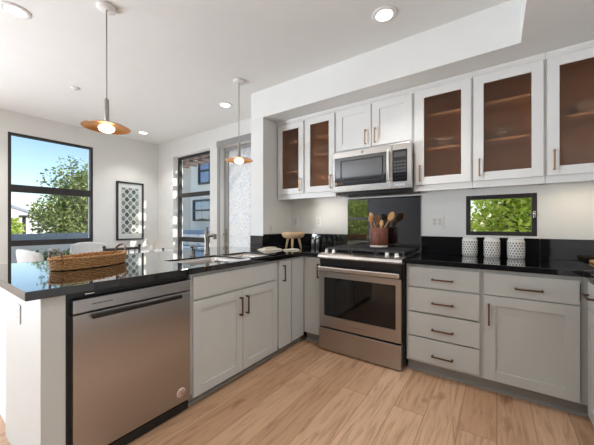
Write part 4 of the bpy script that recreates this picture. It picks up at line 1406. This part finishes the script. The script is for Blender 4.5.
tree('garden_shrub', 'small yellow-green shrub at the left edge of the big window', (-9.2, 1.45, -3.2), (-9.2, 1.50, 0.85), (0.4, 0.30, 0.55), 1500, 0.10, M['leafl'], 10, 5, 'shrub')
tree('bushy_tree', 'bright yellow-green bush right outside the small kitchen window', (0.35, 4.55, -3.2), (0.28, 4.45, 1.30), (0.62, 0.45, 0.85), 6500, 0.085, M['leafl'], 30, 9, 'shrub')
tree('bushy_tree', 'sunny green tree outside the rear window, mirrored in the black panel', (-5.2, -6.2, -3.2), (-5.1, -6.0, 1.55), (1.9, 0.9, 1.45), 9000, 0.13, M['leafl'], 40, 13)
tree('low_hedge', 'low green hedge below the parapet outside the big window', (-6.55, 1.7, -0.3), (-6.55, 1.7, 0.36), (0.25, 1.1, 0.38), 3000, 0.07, M['leafy'], 26, 17, 'hedge')

# white gabled house beyond the trees
h = thing('gabled_house', 'white house with slate blue roof far beyond the tree', 'house', (-24, 3.2, -3.2))
MB().prism([(0.5, -3.2), (7.0, -3.2), (7.0, 0.9), (3.75, 2.15), (0.5, 2.15 - 1.25 * 3.25 / 3.25)], 0, -28, -22).build('walls', M['stuccow'], h)
MB().prism([(0.2, 0.72), (3.75, 2.12), (7.3, 0.72), (7.3, 0.86), (3.75, 2.28), (0.2, 0.86)], 0, -28.2, -21.95).build('roof', M['roof'], h)
tag(MB().cyl((-16, 3.12, -3.2), (-16, 3.12, 1.49), 0.06).box((-16.12, 2.98, 1.46), (-15.88, 3.26, 1.56), 0.01).build('street_lamp', M['frame']), 'dark street lamp post before the white house', 'street lamp')

# neighbouring building seen through the dining window
nb = thing('neighbour_building', 'pale grey and beige apartment building seen through the dining window', 'building', (-11, 8.5, -3.2))
MB().box((-10.95, 7.5, -3.2), (-7.0, 11, 4.02)).build('grey_wing', M['stuccog'], nb)
MB().box((-16.0, 7.9, -3.2), (-10.95, 11, 4.02)).build('beige_wing', M['stuccob'], nb)
MB().box((-16.3, 7.3, 4.02), (-6.8, 11, 4.30)).build('eave', M['pinkwood'], nb)
for (a, b, c_, d_) in ((-10.35, -9.55, 2.86, 3.98), (-10.72, -9.50, 1.32, 2.22)):
    wf = MB().plate([a, a + 0.07, (a + b) / 2 - 0.03, (a + b) / 2 + 0.03, b - 0.07, b], [c_, c_ + 0.07, (c_ + d_) / 2 - 0.03, (c_ + d_) / 2 + 0.03, d_ - 0.07, d_],
                    lambda u, v, a=a, b=b, c_=c_, d_=d_: not (a + 0.07 < u < b - 0.07 and c_ + 0.07 < v < d_ - 0.07) or abs(v - (c_ + d_) / 2) < 0.03, 1, 7.42, 7.5).build('window', M['frame'], nb)
    MB().box((a + 0.06, 7.47, c_ + 0.06), (b - 0.06, 7.49, d_ - 0.06)).build('glass', M['extglass'], wf)
pg = thing('pergola', 'dark timber pergola over the patio outside the dining window', 'pergola', (-4.2, 3.22, 2.47))
for k in range(13):
    x = -6.2 + k * 0.30
    MB().box((x - 0.03, 3.22, 2.50), (x + 0.03, 3.98, 2.555), 0.004).build('rafter', M['darkwood'], pg)
MB().box((-6.4, 3.62, 2.556), (-2.4, 3.69, 2.61), 0.004).build('beam', M['pinkwood'], pg)
MB().box((-6.4, 3.201, 2.47), (-2.4, 3.219, 2.60), 0.002).build('ledger', M['darkwood'], pg)
so = thing('outdoor_sofa', 'blue-grey outdoor sofa on the patio outside the dining window', 'sofa', (-9.6, 6.4, -0.04))
MB().box((-10.6, 6.1, -0.04), (-8.4, 6.9, 0.35), 0.04).build('seat', M['sofa'], so)
MB().box((-10.6, 6.75, 0.352), (-8.4, 6.98, 0.95), 0.06).build('backrest', M['sofa'], so)
for k in range(3):
    MB().box((-10.5 + k * 0.7, 6.55, 0.354), (-9.85 + k * 0.7, 6.745, 0.80), 0.06).build('cushion', M['stuccog'], so)
